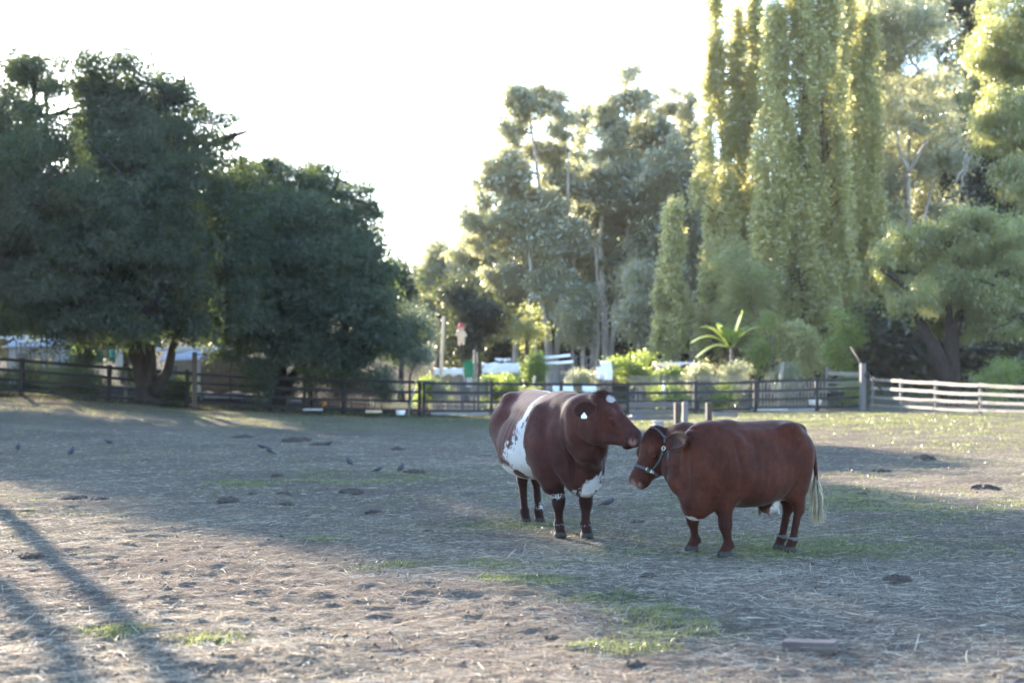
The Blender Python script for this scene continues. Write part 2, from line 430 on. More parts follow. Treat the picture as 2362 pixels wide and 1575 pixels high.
# ------------------------------------------------------------------ implicit-surface modelling
def smin(a, b, k):
    h = np.maximum(k - np.abs(a - b), 0) / k
    return np.minimum(a, b) - h * h * k * .25
def nrm(v):
    v = np.asarray(v, float); return v / (np.linalg.norm(v) + 1e-12)
class Field:
    def __init__(s, lo, hi, h):
        s.h = h; s.lo = np.array(lo, float)
        s.n = np.ceil((np.array(hi, float) - s.lo) / h).astype(int) + 1
        s.ax = [(s.lo[i] + h * np.arange(s.n[i])).astype(np.float32) for i in range(3)]
        s.V = np.full(s.n, 1.0, np.float32)
    def sub(s, lo, hi):
        sl = []
        for i in range(3):
            a = int(max(0, math.floor((lo[i] - s.lo[i]) / s.h))); b = int(min(s.n[i], math.ceil((hi[i] - s.lo[i]) / s.h) + 1))
            if b <= a: return None
            sl.append(slice(a, b))
        X, Y, Z = np.meshgrid(s.ax[0][sl[0]], s.ax[1][sl[1]], s.ax[2][sl[2]], indexing='ij', sparse=True)
        return tuple(sl), X, Y, Z
    def merge(s, sl, D, k, cut=False):
        if cut: s.V[sl] = -smin(-s.V[sl], D, k)
        else: s.V[sl] = smin(s.V[sl], D.astype(np.float32), k)
    def cone(s, a, b, ra, rb, k=.05, cut=False):
        a = np.asarray(a, float); b = np.asarray(b, float)
        m = max(ra, rb) + k + .02
        r = s.sub(np.minimum(a, b) - m, np.maximum(a, b) + m)
        if r is None: return
        sl, X, Y, Z = r
        d = b - a; L2 = float(d @ d) + 1e-9
        t = np.clip(((X - a[0]) * d[0] + (Y - a[1]) * d[1] + (Z - a[2]) * d[2]) / L2, 0, 1)
        D = np.sqrt((X - a[0] - t * d[0]) ** 2 + (Y - a[1] - t * d[1]) ** 2 + (Z - a[2] - t * d[2]) ** 2) - (ra + (rb - ra) * t)
        s.merge(sl, D, k, cut)
    def ell(s, c, r, axes=None, k=.05, cut=False):
        c = np.asarray(c, float); r = np.asarray(r, float)
        m = r.max() + k + .02
        q = s.sub(c - m, c + m)
        if q is None: return
        sl, X, Y, Z = q
        A = np.eye(3) if axes is None else np.array(axes)
        dx, dy, dz = X - c[0], Y - c[1], Z - c[2]
        q0 = 0; g = 0
        for i in range(3):
            p = dx * A[i][0] + dy * A[i][1] + dz * A[i][2]
            q0 = q0 + (p / r[i]) ** 2; g = g + (p / r[i] ** 2) ** 2
        rho = np.sqrt(q0); D = rho * (rho - 1) / (np.sqrt(g) + 1e-6)
        s.merge(sl, np.maximum(D, -r.min()), k, cut)
    def sections(s, T, k=.06, taper=.2, p=2.3):
        """T rows: x, top, bottom, halfwidth"""
        T = np.array(T, float)
        q = s.sub((T[0, 0] - .02, -.8, -.2), (T[-1, 0] + .02, .8, 2.2)); sl, X, Y, Z = q
        xx = X[:, 0, 0]
        def cr(col):      # smooth interpolation
            xf = np.linspace(T[0, 0], T[-1, 0], 200); v = np.interp(xf, T[:, 0], T[:, col])
            kk = np.hanning(15); kk /= kk.sum(); vp = np.pad(v, 7, mode='edge')
            return np.interp(xx, xf, np.convolve(vp, kk, 'valid'))
        top, bot, w = cr(1)[:, None, None], cr(2)[:, None, None], cr(3)[:, None, None]
        zc = (top + bot) / 2; hh = (top - bot) / 2
        sz = (Z - zc) / hh
        we = w * (1 - taper * np.clip(sz, -1, 1) - taper * .5 * np.clip(sz, -1, 1) ** 2 + taper * .1)
        rho = (np.abs(Y / we) ** p + np.abs(sz) ** p) ** (1 / p)
        D = (rho - 1) * np.minimum(w, hh)
        D = np.where((X < T[0, 0]) | (X > T[-1, 0]), .3, D)
        s.merge(sl, D, k)
    def surface(s):
        V = s.V; inside = V < 0; h = s.h
        nx, ny, nz = V.shape
        acc = np.zeros((nx - 1, ny - 1, nz - 1, 3), np.float32); cnt = np.zeros((nx - 1, ny - 1, nz - 1), np.float32)
        def cells(ax, off):
            sl = [slice(0, -1)] * 3
            return sl
        for ax in range(3):
            o1, o2 = [i for i in range(3) if i != ax]
            for a in (0, 1):
                for b in (0, 1):
                    s0 = [None] * 3; s1 = [None] * 3
                    s0[ax] = slice(0, -1); s1[ax] = slice(1, None)
                    for o, f in ((o1, a), (o2, b)):
                        s0[o] = s1[o] = slice(f, V.shape[o] - 1 + f)
                    v0 = V[tuple(s0)]; v1 = V[tuple(s1)]
                    c = (v0 < 0) != (v1 < 0)
                    t = np.where(c, v0 / (v0 - v1 + 1e-12), 0)
                    cnt += c
                    acc[..., ax] += np.where(c, t, 0); acc[..., o1] += a * c; acc[..., o2] += b * c
        act = cnt > 0
        idx = np.full(act.shape, -1, np.int64); idx[act] = np.arange(act.sum())
        I = np.argwhere(act)
        P_ = s.lo + h * (I + acc[act] / cnt[act][:, None])
        quads = []
        for ax in range(3):
            o1, o2 = [(1, 2), (2, 0), (0, 1)][ax]
            s0 = [slice(None)] * 3; s1 = [slice(None)] * 3
            s0[ax] = slice(0, -1); s1[ax] = slice(1, None)
            a = inside[tuple(s0)]; b = inside[tuple(s1)]
            E = np.argwhere(a != b)
            ok = (E[:, o1] > 0) & (E[:, o2] > 0) & (E[:, o1] < V.shape[o1] - 1) & (E[:, o2] < V.shape[o2] - 1)
            E = E[ok]
            flip = inside[E[:, 0], E[:, 1], E[:, 2]]
            q = []
            for da, db in ((-1, -1), (0, -1), (0, 0), (-1, 0)):
                c = E.copy(); c[:, o1] += da; c[:, o2] += db
                q.append(idx[c[:, 0], c[:, 1], c[:, 2]])
            q = np.stack(q, 1)
            q = np.where(flip[:, None], q, q[:, ::-1])
            quads.append(q)
        return P_, np.concatenate(quads)
def relax(V, Q, it=2, lam=.5):
    V = V.copy()
    e = np.concatenate([Q[:, [0, 1]], Q[:, [1, 2]], Q[:, [2, 3]], Q[:, [3, 0]]])
    for i in range(it):
        for l in (lam, -lam * .9):
            S = np.zeros_like(V); C = np.zeros(len(V))
            for k in range(3): S[:, k] = np.bincount(e[:, 0], V[e[:, 1], k], len(V)) + np.bincount(e[:, 1], V[e[:, 0], k], len(V))
            C = np.bincount(e[:, 0], minlength=len(V)) + np.bincount(e[:, 1], minlength=len(V))
            V = V + l * (S / C[:, None] - V)
    return V
def vnormals(V, Q):
    n = np.cross(V[Q[:, 2]] - V[Q[:, 0]], V[Q[:, 3]] - V[Q[:, 1]])
    N = np.zeros_like(V)
    for j in range(4):
        for k in range(3): N[:, k] += np.bincount(Q[:, j], n[:, k], len(V))
    return N / (np.linalg.norm(N, axis=1)[:, None] + 1e-9)

class Frame:
    def __init__(s, O, heading):
        s.O = np.array([O[0], O[1], float(height(O[0], O[1]))]); s.h = nrm([heading[0], heading[1], 0]); s.l = np.array([-s.h[1], s.h[0], 0])
        s.rz = math.atan2(s.h[1], s.h[0])
    def loc(s, w):
        w = np.asarray(w, float) - s.O; return np.array([w @ s.h, w @ s.l, w[2]])
    def vec(s, w):
        w = np.asarray(w, float); return np.array([w @ s.h, w @ s.l, w[2]])
def px_ground(px, py, z=0.0):
    d = F * (CH - z) / (py - HY); return np.array([(px - 1181) / F * d, d, z])

def head_field(fd, poll, nose, roll_l, deep=1.0):
    """poll, nose in local coords; roll_l approximate lateral (cow's left)"""
    a = nrm(nose - poll); L = np.linalg.norm(nose - poll)
    l = nrm(roll_l - a * (roll_l @ a)); u = np.cross(a, l)      # forehead normal
    if u[2] < 0 and abs(a[2]) < .9: pass
    A = (a, u, l)
    g = L / .52
    def pt(s, v, q=0): return poll + a * (s * L) - u * (v * g) + l * (q * g)
    k = .05
    fd.ell(pt(.14, .085), np.array([.13, .10, .105]) * g, A, k)            # skull
    fd.ell(pt(.27, .075), np.array([.12, .085, .120]) * g, A, k)            # forehead
    fd.cone(pt(.30, .115), pt(.80, .095), .105 * g, .066 * g, .04)           # nasal bridge
    fd.cone(pt(.34, .055), pt(.85, .042), .055 * g, .045 * g, .03)
    for sgn in (1, -1):
        fd.ell(pt(.34, .19 * deep, sgn * .045), np.array([.135, .098 * deep, .050]) * g, A, .06)  # cheek
        fd.cone(pt(.42, .240 * deep, sgn * .04), pt(.86, .155, sgn * .022), .042 * g, .032 * g, .05)  # jaw bone
        fd.ell(pt(.385, .040, sgn * .094), np.array([.050, .032, .030]) * g, A, .03)       # brow
        fd.ell(pt(.45, .080, sgn * .094), np.array([.040, .030, .020]) * g, A, .03)
        fd.ell(pt(.93, .075, sgn * .040), np.array([.045, .045, .036]) * g, A, .03)        # nostril wing
    fd.ell(pt(.89, .085), np.array([.070, .078, .080]) * g, A, .04)            # muzzle
    fd.ell(pt(.955, .110), np.array([.038, .062, .068]) * g, A, .03)
    fd.ell(pt(.885, .172), np.array([.062, .032, .050]) * g, A, .03)            # chin
    for sgn in (1, -1):
        fd.ell(pt(.98, .072, sgn * .055), np.array([.030, .016, .018]) * g, (nrm(a - .8 * u + sgn * .3 * l), nrm(u + .8 * a), nrm(np.cross(nrm(a - .8 * u), nrm(u + .8 * a)))), .012, cut=True)
    fd.cone(pt(.99, .152, .05), pt(.99, .152, -.05), .006 * g, .006 * g, .008, cut=True)
    for sgn in (1, -1): fd.cone(pt(.98, .150, .05 * sgn), pt(.80, .135, .075 * sgn), .006 * g, .005 * g, .010, cut=True)
    fd.cone(pt(.02, .06, 0), pt(.07, .05, 0), .065 * g, .055 * g, .05)
    return pt, a, u, l, g

def leg_front(fd, foot, top, H, s=1.0):
    """foot (x,y,0); top = elbow/shoulder point"""
    f = np.array(foot, float); t = np.array(top, float)
    knee = np.array([f[0] * .8 + t[0] * .2 + .015, f[1] * .9 + t[1] * .1, H * .245])
    fet = np.array([f[0] - .02, f[1], H * .085])
    elb = np.array([t[0], t[1], H * .46])
    fd.cone(t, elb, .135 * s, .100 * s, .10)
    fd.cone(elb, knee + (0, 0, .06), .096 * s, .057 * s, .05)
    fd.ell(knee, (.057 * s, .055 * s, .075 * s), None, .03)
    fd.cone(knee, fet, .043 * s, .031 * s, .03)
    fd.ell(fet, (.047 * s, .044 * s, .042 * s), None, .02)
    fd.cone(fet + (0, 0, .01), f + (.012, 0, .065), .04 * s, .045 * s, .02)
    for q in (1, -1):
        fd.ell(f + (.022, q * .024 * s, .022), (.062 * s, .030 * s, .045), None, .012)
        fd.ell(fet + (-.035, q * .02, -.01), (.014, .012, .016), None, .015)
def leg_rear(fd, foot, hip, H, s=1.0):
    f = np.array(foot, float); h = np.array(hip, float)
    stif = np.array([h[0] + .16 * s, h[1] * 1.05, H * .53])
    hock = np.array([f[0] - .095 * s, f[1], H * .335])
    fet = np.array([f[0] - .015, f[1], H * .09])
    fd.cone(h, stif, .20 * s, .13 * s, .10)
    fd.cone(h + (-.10 * s, 0, -.04), hock + (-.0, 0, .16), .16 * s, .085 * s, .10)
    fd.cone(stif + (-.03, 0, 0), hock + (0, 0, .05), .12 * s, .058 * s, .06)
    fd.cone(hock + (-.055 * s, 0, .06), hock + (-.015, 0, -.03), .026 * s, .042 * s, .03)
    fd.ell(hock, (.055 * s, .047 * s, .07 * s), None, .03)
    fd.cone(hock, fet, .044 * s, .033 * s, .03)
    fd.ell(fet, (.050 * s, .046 * s, .045 * s), None, .025)
    fd.cone(fet, f + (.012, 0, .065), .042 * s, .046 * s, .02)
    for q in (1, -1): fd.ell(f + (.022, q * .024 * s, .022), (.062 * s, .030 * s, .045), None, .012)

def ear_mesh(base, tip, front, wid, cup=.35, thick=.012, droop=.0):
    """cupped leaf-shaped ear, returns V,F(quads) closed"""
    base = np.asarray(base); tip = np.asarray(tip)
    d = nrm(tip - base); L = np.linalg.norm(tip - base)
    f = nrm(front - d * (front @ d)); s = np.cross(d, f)
    nu, nv = 14, 11
    Vo = []; Vi = []
    for i in range(nu):
        t = i / (nu - 1)
        w = wid * (max(0.0, math.sin(math.pi * min(1, .10 + .90 * t) ** 1.15)) ** .55 + .02) * (1 if t < .98 else .3)
        if t < .2: w = w * (.55 + .45 * t / .2)
        for j in range(nv):
            q = (j / (nv - 1) * 2 - 1)
            c = -cup * wid * (1 - q * q) * (1.0 - .4 * t)
            p = base + d * (t * L) + s * (q * w) + f * (c + .25 * wid * t * t) - np.array([0, 0, droop * t * t * L])
            Vo.append(p - f * thick * (1 - .5 * abs(q))); Vi.append(p + f * thick * .2)
    V = np.array(Vo + Vi); n = nu * nv
    Q = []
    for i in range(nu - 1):
        for j in range(nv - 1):
            a = i * nv + j
            Q.append((a, a + nv, a + nv + 1, a + 1)); Q.append((n + a, n + a + 1, n + a + nv + 1, n + a + nv))
    def edge(a, b): Q.append((a, b, b + n, a + n))
    for i in range(nu - 1): edge(i * nv, (i + 1) * nv) if False else Q.append((i * nv, i * nv + n, (i + 1) * nv + n, (i + 1) * nv)); 
    for i in range(nu - 1): Q.append((i * nv + nv - 1, (i + 1) * nv + nv - 1, (i + 1) * nv + nv - 1 + n, i * nv + nv - 1 + n))
    for j in range(nv - 1):
        Q.append(((nu - 1) * nv + j, (nu - 1) * nv + j + n, (nu - 1) * nv + j + 1 + n, (nu - 1) * nv + j + 1))
    return V, np.array(Q), f

def coat_material(name, brown1, brown2, dark, white=(.46, .45, .45), pink=(.27, .155, .14)):
    m, n, out = newmat(name)
    b = principled(n, .75, .16)
    b.inputs['Sheen Weight'].default_value = .12; b.inputs['Sheen Roughness'].default_value = .4
    b.inputs['Sheen Tint'].default_value = (1, .8, .7, 1)
    t = noise_node(n, 3.2, 4, .6); t2 = noise_node(n, 85, 4, .8, stretch=(1, 1, .45)); t3 = noise_node(n, 90, 3, .7, stretch=(1, 1, .12)); t5 = noise_node(n, 11, 5, .7)
    base = ramp(n, t.outputs[0], [(.35, brown1), (.65, brown2)]).outputs[0]
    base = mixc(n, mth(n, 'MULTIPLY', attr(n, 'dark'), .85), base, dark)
    st = mixc(n, .5, base, t3.outputs[1]); 
    var = ramp(n, t3.outputs[0], [(.35, (.76, .76, .76)), (.65, (1.18, 1.18, 1.18))])
    mm = n.nodes.new('ShaderNodeMix'); mm.data_type = 'RGBA'; mm.blend_type = 'MULTIPLY'; mm.inputs[0].default_value = 1
    n.links.new(base, mm.inputs[6]); n.links.new(var.outputs[0], mm.inputs[7])
    base = mm.outputs[2]
    dv = ramp(n, t5.outputs[0], [(.35, (.72, .70, .70)), (.65, (1.22, 1.2, 1.2))])
    m5 = n.nodes.new('ShaderNodeMix'); m5.data_type = 'RGBA'; m5.blend_type = 'MULTIPLY'; m5.inputs[0].default_value = 1
    n.links.new(base, m5.inputs[6]); n.links.new(dv.outputs[0], m5.inputs[7]); base = m5.outputs[2]
    # roan edge: mask + fine noise
    ns = mth(n, 'ADD', mth(n, 'MULTIPLY', t2.outputs[0], .62), mth(n, 'MULTIPLY', t5.outputs[0], .62))
    aw = attr(n, 'white'); cl = n.nodes.new('ShaderNodeClamp'); n.links.new(mth(n, 'MULTIPLY', aw, 3.0), cl.inputs[0])
    wm = mth(n, 'ADD', aw, mth(n, 'MULTIPLY', cl.outputs[0], mth(n, 'MULTIPLY_ADD', ns, 3.4, -2.11)))
    wr = ramp(n, wm, [(.46, (0, 0, 0)), (.56, (1, 1, 1))])
    c = mixc(n, wr.outputs[0], base, white)
    c = mixc(n, attr(n, 'pink'), c, pink)
    c = mixc(n, attr(n, 'hoof'), c, (.045, .042, .040))
    n.links.new(c, b.inputs['Base Color'])
    bump(n, mth(n, 'ADD', t3.outputs[0], mth(n, 'MULTIPLY', t.outputs[0], 2)), b, .35, .006)
    n.links.new(b.outputs[0], out.inputs[0]); return m

def hair_tris(V, Q, N, nsamp, ln, rngh, wid=.0022, lift=.35, sel=None, down=.7, back=.6):
    """short hair as thin triangles lying along the coat; returns V,F and root indices"""
    A = np.linalg.norm(np.cross(V[Q[:, 2]] - V[Q[:, 0]], V[Q[:, 3]] - V[Q[:, 1]]), axis=1)
    if sel is not None: A = A * sel[Q].mean(1)
    pr = A / A.sum()
    qi = rngh.choice(len(Q), nsamp, p=pr)
    u, v = rngh.random(nsamp)[:, None], rngh.random(nsamp)[:, None]
    c = [V[Q[qi, j]] for j in range(4)]
    p = (c[0] * (1 - u) + c[1] * u) * (1 - v) + (c[3] * (1 - u) + c[2] * u) * v
    nn = nrm_rows(N[Q[qi]].mean(1))
    d = np.array([-back, 0, -down]) + rngh.normal(0, .35, (nsamp, 3))
    d = d - nn * (d * nn).sum(1)[:, None]; d = nrm_rows(d)
    d = nrm_rows(d + nn * np.abs(rngh.normal(lift, lift * .5, nsamp))[:, None])
    s = nrm_rows(np.cross(d, nn)) * wid / 2
    L = (ln * rngh.uniform(.6, 1.3, nsamp))[:, None]
    p0 = p - nn * .002
    V2 = np.stack([p0 - s, p0 + s, p0 + d * L], 1).reshape(-1, 3)
    return V2, np.arange(nsamp * 3).reshape(-1, 3), Q[qi, 0]
def nrm_rows(a): return a / (np.linalg.norm(a, axis=1)[:, None] + 1e-9)

m_eye = surf('eye_gloss', (.01, .008, .008), (.02, .015, .012), 10, .12, 0, spec=.8)
m_tag = surf('ear_tag_plastic', (.70, .72, .66), (.82, .84, .78), 8, .4, .05)
m_strap = surf('halter_webbing', (.040, .047, .056), (.075, .085, .098), 60, .8, .3)
m_ring = surf('halter_metal', (.6, .58, .5), (.8, .78, .7), 20, .25, .05, metal=1.0)
m_band = surf('leg_band_strap', (.07, .065, .07), (.11, .10, .10), 40, .8, .3)
m_horn = surf('horn', (.30, .28, .27), (.42, .40, .38), 30, .6, .3)
from mathutils.bvhtree import BVHTree
def build_cow(fr, H, secs, feet, tops, poll, nose, neck, extra, mats, label, masks, ears, leg_s=(1, 1), tail=None, eyes='half', deep=1.0, taper=.2, pw=2.3, lift=0.0, tufts=True, seed=1):
    root = empty('cow', (fr.O[0], fr.O[1], float(height(fr.O[0], fr.O[1]))), label, 'cow', rz=fr.rz)
    pollL, noseL = fr.loc(poll), fr.loc(nose)
    up = lambda q: (q[0], q[1], q[2] + lift) if isinstance(q, tuple) else q
    secs = [(r[0], r[1] + lift, r[2] + lift, r[3]) for r in secs]; tops = [up(t) for t in tops]
    neck = [(up(a_), up(b_), ra_, rb_, k_) for (a_, b_, ra_, rb_, k_) in neck]
    extra = [(e_[0], up(e_[1])) + tuple(e_[2:]) if e_[0] == 'e' else (e_[0], up(e_[1]), up(e_[2])) + tuple(e_[3:]) for e_ in extra]
    mx = np.array(secs)
    lo = (mx[0, 0] - .35, -.85, -.03); hi = (max(mx[-1, 0], pollL[0], noseL[0]) + .25, .85, H + .12)
    lo = (lo[0], min(lo[1], noseL[1] - .2, pollL[1] - .2), lo[2]); hi = (hi[0], max(hi[1], noseL[1] + .2), hi[2])
    fd = Field(lo, hi, .0098)
    fd.sections(secs, taper=taper, p=pw)
    for (a, b, ra, rb, k) in neck: fd.cone(a, b, ra, rb, k)
    for e in extra:
        if e[0] == 'e': fd.ell(e[1], e[2], None, e[3])
        elif e[0] == 'c': fd.cone(e[1], e[2], e[3], e[4], e[5])
        elif e[0] == 'x': fd.ell(e[1], e[2], None, e[3], cut=True)
    for f, t in zip(feet[:2], tops[:2]): leg_front(fd, f, t, H, leg_s[0])
    for f, t in zip(feet[2:], tops[2:]): leg_rear(fd, f, t, H, leg_s[1])
    ah = noseL - pollL
    lat = np.array([-ah[1], ah[0], 0.0])
    pt, a, u, l, g = head_field(fd, pollL, noseL, lat, deep)
    if tail: 
        for i in range(len(tail) - 1):
            fd.cone(tail[i][0], tail[i + 1][0], tail[i][1], tail[i + 1][1], .02)
    V, Q = fd.surface()
    # keep the largest island
    V = relax(V, Q, 3)
    # drop the foot below ground slightly
    z0 = float(height(fr.O[0], fr.O[1]))
    N = vnormals(V, Q)
    # skin folds / muscle relief
    rel = (fbm(V[:, 0] * 5, V[:, 1] * 5, V[:, 2] * 5, 50 + seed, 3) - .5) * .016
    x_, y_, z_ = V[:, 0] / H * 1.38, np.abs(V[:, 1]), V[:, 2] / H * 1.38
    flank = sstep(.35, .75, np.abs(N[:, 1]))
    dsp = -.030 * np.exp(-((x_ + .36) / .11) ** 2 - ((z_ - 1.13) / .09) ** 2)                      # hollow before the hip
    dsp += -.020 * np.exp(-((x_ - .34 - .10 * (z_ - .8)) / .045) ** 2) * sstep(.60, .78, z_) * sstep(1.30, 1.15, z_)   # behind the shoulder
    dsp += .014 * np.exp(-((x_ - .50) / .05) ** 2 - ((z_ - .98) / .22) ** 2)                       # shoulder blade ridge
    dsp += .0022 * np.sin(x_ * 58 + z_ * 9) * np.exp(-((x_ - .02) / .26) ** 2 - ((z_ - .92) / .22) ** 2)    # ribs
    dsp += -.014 * np.exp(-((z_ - 1.16) / .05) ** 2) * sstep(-.5, -.35, x_) * sstep(.32, .10, x_)        # hollow below the loin shelf
    dsp += -.022 * np.exp(-((x_ + .42 + .5 * (z_ - .7)) / .05) ** 2 - ((z_ - .68) / .14) ** 2)        # flank fold
    dsp += -.012 * np.exp(-((x_ + .80 - .1 * z_) / .035) ** 2) * sstep(.6, .8, z_) * sstep(1.2, 1.0, z_)
    rel = rel + dsp * flank * (1.15 if H > 1.3 else .85)
    # loose vertical folds of skin on the neck and chest
    nk = sstep(.62, .80, x_) * sstep(.45, .60, z_) * sstep(1.25, 1.05, z_) * (np.linalg.norm(V - pt(.45, .1), axis=1) > .26)
    rel = rel + nk * (.009 if H > 1.3 else .005) * np.sin(y_ * 48 + x_ * 30 + 3 * noise(V[:, 0] * 6, V[:, 1] * 6, V[:, 2] * 3, 9))
    V = V + N * rel[:, None]; V = relax(V, Q, 1); N = vnormals(V, Q)
    att = masks(V - (0, 0, lift), N, lambda *q: pt(*q) - np.array([0, 0, lift]), a, u, l, g)
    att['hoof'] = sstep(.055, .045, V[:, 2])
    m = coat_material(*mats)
    npmesh('body', V, Q, m, root, smooth=True, attrs=att)
    # coat hair
    rh = np.random.default_rng(seed)
    hv, hf, ri = hair_tris(V, Q, N, 70000, .014, rh, .0032, lift=.16)
    # longer hair: poll, throat edge, belly line
    c0 = pt(.02, .02); sel = np.exp(-(np.linalg.norm(V - c0, axis=1) / .085) ** 2) * (N @ u > -.6) + 1e-9
    hv2, hf2, ri2 = hair_tris(V, Q, N, 6000, .024, rh, .0026, lift=.7, sel=sel, down=-.3, back=.0)
    sel = sstep(-.2, -.8, N[:, 2]) * (V[:, 2] > H * .28) + 1e-6
    hv3, hf3, ri3 = hair_tris(V, Q, N, 8000, .013, rh, .003, lift=.3, sel=sel)
    HV = np.concatenate([hv, hv2, hv3]); HF = np.concatenate([hf, hf2 + len(hv), hf3 + len(hv) + len(hv2)]); RI = np.repeat(np.concatenate([ri, ri2, ri3]), 3)
    hair = npmesh('coat_hair', HV, HF, m, root, attrs={k: v[RI] for k, v in att.items()})
    # ears
    mi = m
    for (bq, tipw, frontv, wid, cup) in ears:
        base = pt(.13, .105, bq * .122); tip = fr.loc(tipw)
        EV, EQ, ef = ear_mesh(base, tip, fr.vec(frontv), wid, cup)
        EV = relax(EV, EQ, 1)
        inner = np.clip(((EV - base) @ ef) * 0, 0, 1)
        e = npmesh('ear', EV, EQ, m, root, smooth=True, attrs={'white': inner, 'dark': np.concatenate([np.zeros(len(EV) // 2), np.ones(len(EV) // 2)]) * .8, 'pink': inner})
        EN = vnormals(EV, EQ)
        d = nrm(tip - base)
        # fringe hair round the rim and inside
        k = len(EV) // 2; nu, nv = 14, 11
        rim = [i * nv for i in range(nu)] + [i * nv + nv - 1 for i in range(nu)] + [(nu - 1) * nv + j for j in range(nv)]
        RV = []; 
        cen = base + (tip - base) * .5
        for q in range(2200):
            r = EV[rim[rh.integers(len(rim))]] + rh.normal(0, .006, 3)
            o = nrm(nrm(r - cen) + d * .5 + rh.normal(0, .35, 3)); s_ = nrm(np.cross(o, ef)) * .0011
            Lh = rh.uniform(.008, .024); RV += [r - s_, r + s_, r + o * Lh]
        for q in range(500):
            r = EV[k + rh.integers(k)]; o = nrm(ef * .6 + d * .4 + rh.normal(0, .4, 3)); s_ = nrm(np.cross(o, ef + .1)) * .0010
            RV += [r - s_, r + s_, r + o * rh.uniform(.008, .018)]
        RV = np.array(RV)
        npmesh('ear_fringe', RV, np.arange(len(RV)).reshape(-1, 3), m, e, attrs={'white': np.zeros(len(RV)), 'dark': np.zeros(len(RV)), 'pink': np.full(len(RV), .22)})
    # eyes: a glossy ball set into the surface under two lids
    bv = BVHTree.FromPolygons([tuple(v) for v in V], [tuple(int(i) for i in q) for q in Q])
    for sg in (1, -1):
        o0 = pt(.455, .075, 0); hit = bv.ray_cast(Vector(o0), Vector(l * sg), .16)
        sp = np.array(hit[0]) if hit[0] is not None else pt(.455, .075, sg * .10)
        en_ = nrm(np.array(hit[1]) * (1 if np.array(hit[1]) @ (l * sg) > 0 else -1) + l * sg * .6) if hit[0] is not None else l * sg
        R = .0185 * g; c = sp - en_ * R * .45
        ax_f = nrm(a - en_ * (a @ en_)); ax_u = np.cross(ax_f, en_); ax_u = ax_u if ax_u @ u > 0 else -ax_u
        def ball(rr, keep):
            Vs = []; Fs = []; n1, n2 = 16, 24
            for i in range(n1 + 1):
                th = math.pi * i / n1
                for j in range(n2):
                    ph = 2 * math.pi * j / n2
                    Vs.append((math.cos(th), math.sin(th) * math.cos(ph), math.sin(th) * math.sin(ph)))
            Vs = np.array(Vs)
            for i in range(n1):
                for j in range(n2):
                    q = (i * n2 + j, i * n2 + (j + 1) % n2, (i + 1) * n2 + (j + 1) % n2, (i + 1) * n2 + j)
                    if keep(Vs[list(q)].mean(0)): Fs.append(q)
            return c + rr * (Vs[:, 0:1] * ax_u + Vs[:, 1:2] * ax_f * 1.25 + Vs[:, 2:3] * en_), Fs
        mb = MB(); mb.add(*ball(R, lambda v: True)); mb.build('eye', m_eye, root, smooth=True)
        up, lowr = (-.25, -.45) if eyes == 'closed' else (.42, -.62)
        for k_ in (0, 1):
            mb = MB(); mb.add(*ball(R * 1.16, (lambda v: v[0] > up + .25 * v[1] ** 2 and v[2] > -.3) if k_ == 0 else (lambda v: v[0] < lowr + .1 and v[2] > -.3)))
            mb.build('eyelid', m, root, smooth=True)
    return root, pt, a, u, l, g, m

m_lid = surf('eyelid_skin', (.026, .012, .009), (.048, .022, .015), 60, .6, .2)

# ---------------- belted roan cow, standing left
A17 = math.radians(17.0)
fr1 = Frame((.376, 14.27), (math.sin(A17), -math.cos(A17)))
def foot1(px, d): 
    x = (px - 1181) / F * d; q = fr1.loc((x, d, 0)); q[2] = 0; return q
feet = [foot1(1352, 13.55), foot1(1291, 13.62), foot1(1243, 15.05), foot1(1211, 14.98)]
tops = [(.56, .20, .86), (.56, -.22, .86), (-.62, .20, 1.0), (-.62, -.22, 1.0)]
secs1 = [(-1.00, 1.16, .98, .10), (-.95, 1.27, .80, .24), (-.84, 1.34, .64, .33), (-.62, 1.36, .56, .365), (-.35, 1.35, .50, .41), (-.08, 1.33, .47, .435),
         (.18, 1.32, .47, .425), (.40, 1.315, .50, .385), (.60, 1.315, .50, .325), (.78, 1.27, .47, .275), (.90, 1.17, .44, .22), (1.0, 1.0, .55, .12)]
poll1 = P(1397, 908, 12.95); nose1 = P(1482, 1003, 12.72)
nb = fr1.loc(P(1379, 936, 13.06)); nt = fr1.loc(P(1386, 975, 13.00)); nm = fr1.loc(P(1350, 956, 13.25)); nm2 = fr1.loc(P(1350, 1000, 13.28))
nd = fr1.loc(P(1364, 1045, 13.22))
neck1 = [((.42, 0, 1.05), nm, .26, .155, .14), (nm, nb, .155, .115, .10), ((.66, .03, .84), nm2, .27, .155, .16), (nm2, nt, .155, .125, .12), ((.86, .07, .60), nd, .15, .10, .14), (nd, nt, .10, .10, .12),
         (nm, nm2, .15, .16, .14)]
extra1 = [('e', (-.62, .23, 1.25), (.12, .08, .07), .12), ('e', (-.62, -.23, 1.25), (.12, .08, .07), .12), 
          ('e', (.50, -.27, .92), (.16, .10, .28), .12), ('e', (.50, .27, .92), (.16, .10, .28), .12), ('e', (.92, .04, .53), (.12, .15, .17), .12), ('c', (.62, -.22, .80), (.66, -.20, .45), .15, .095, .10), ('c', (.60, .18, .80), (.66, .17, .45), .15, .095, .10),
          ('e', (-.05, -.27, .72), (.36, .20, .22), .15), ('e', (-.05, .27, .72), (.36, .20, .22), .15)]
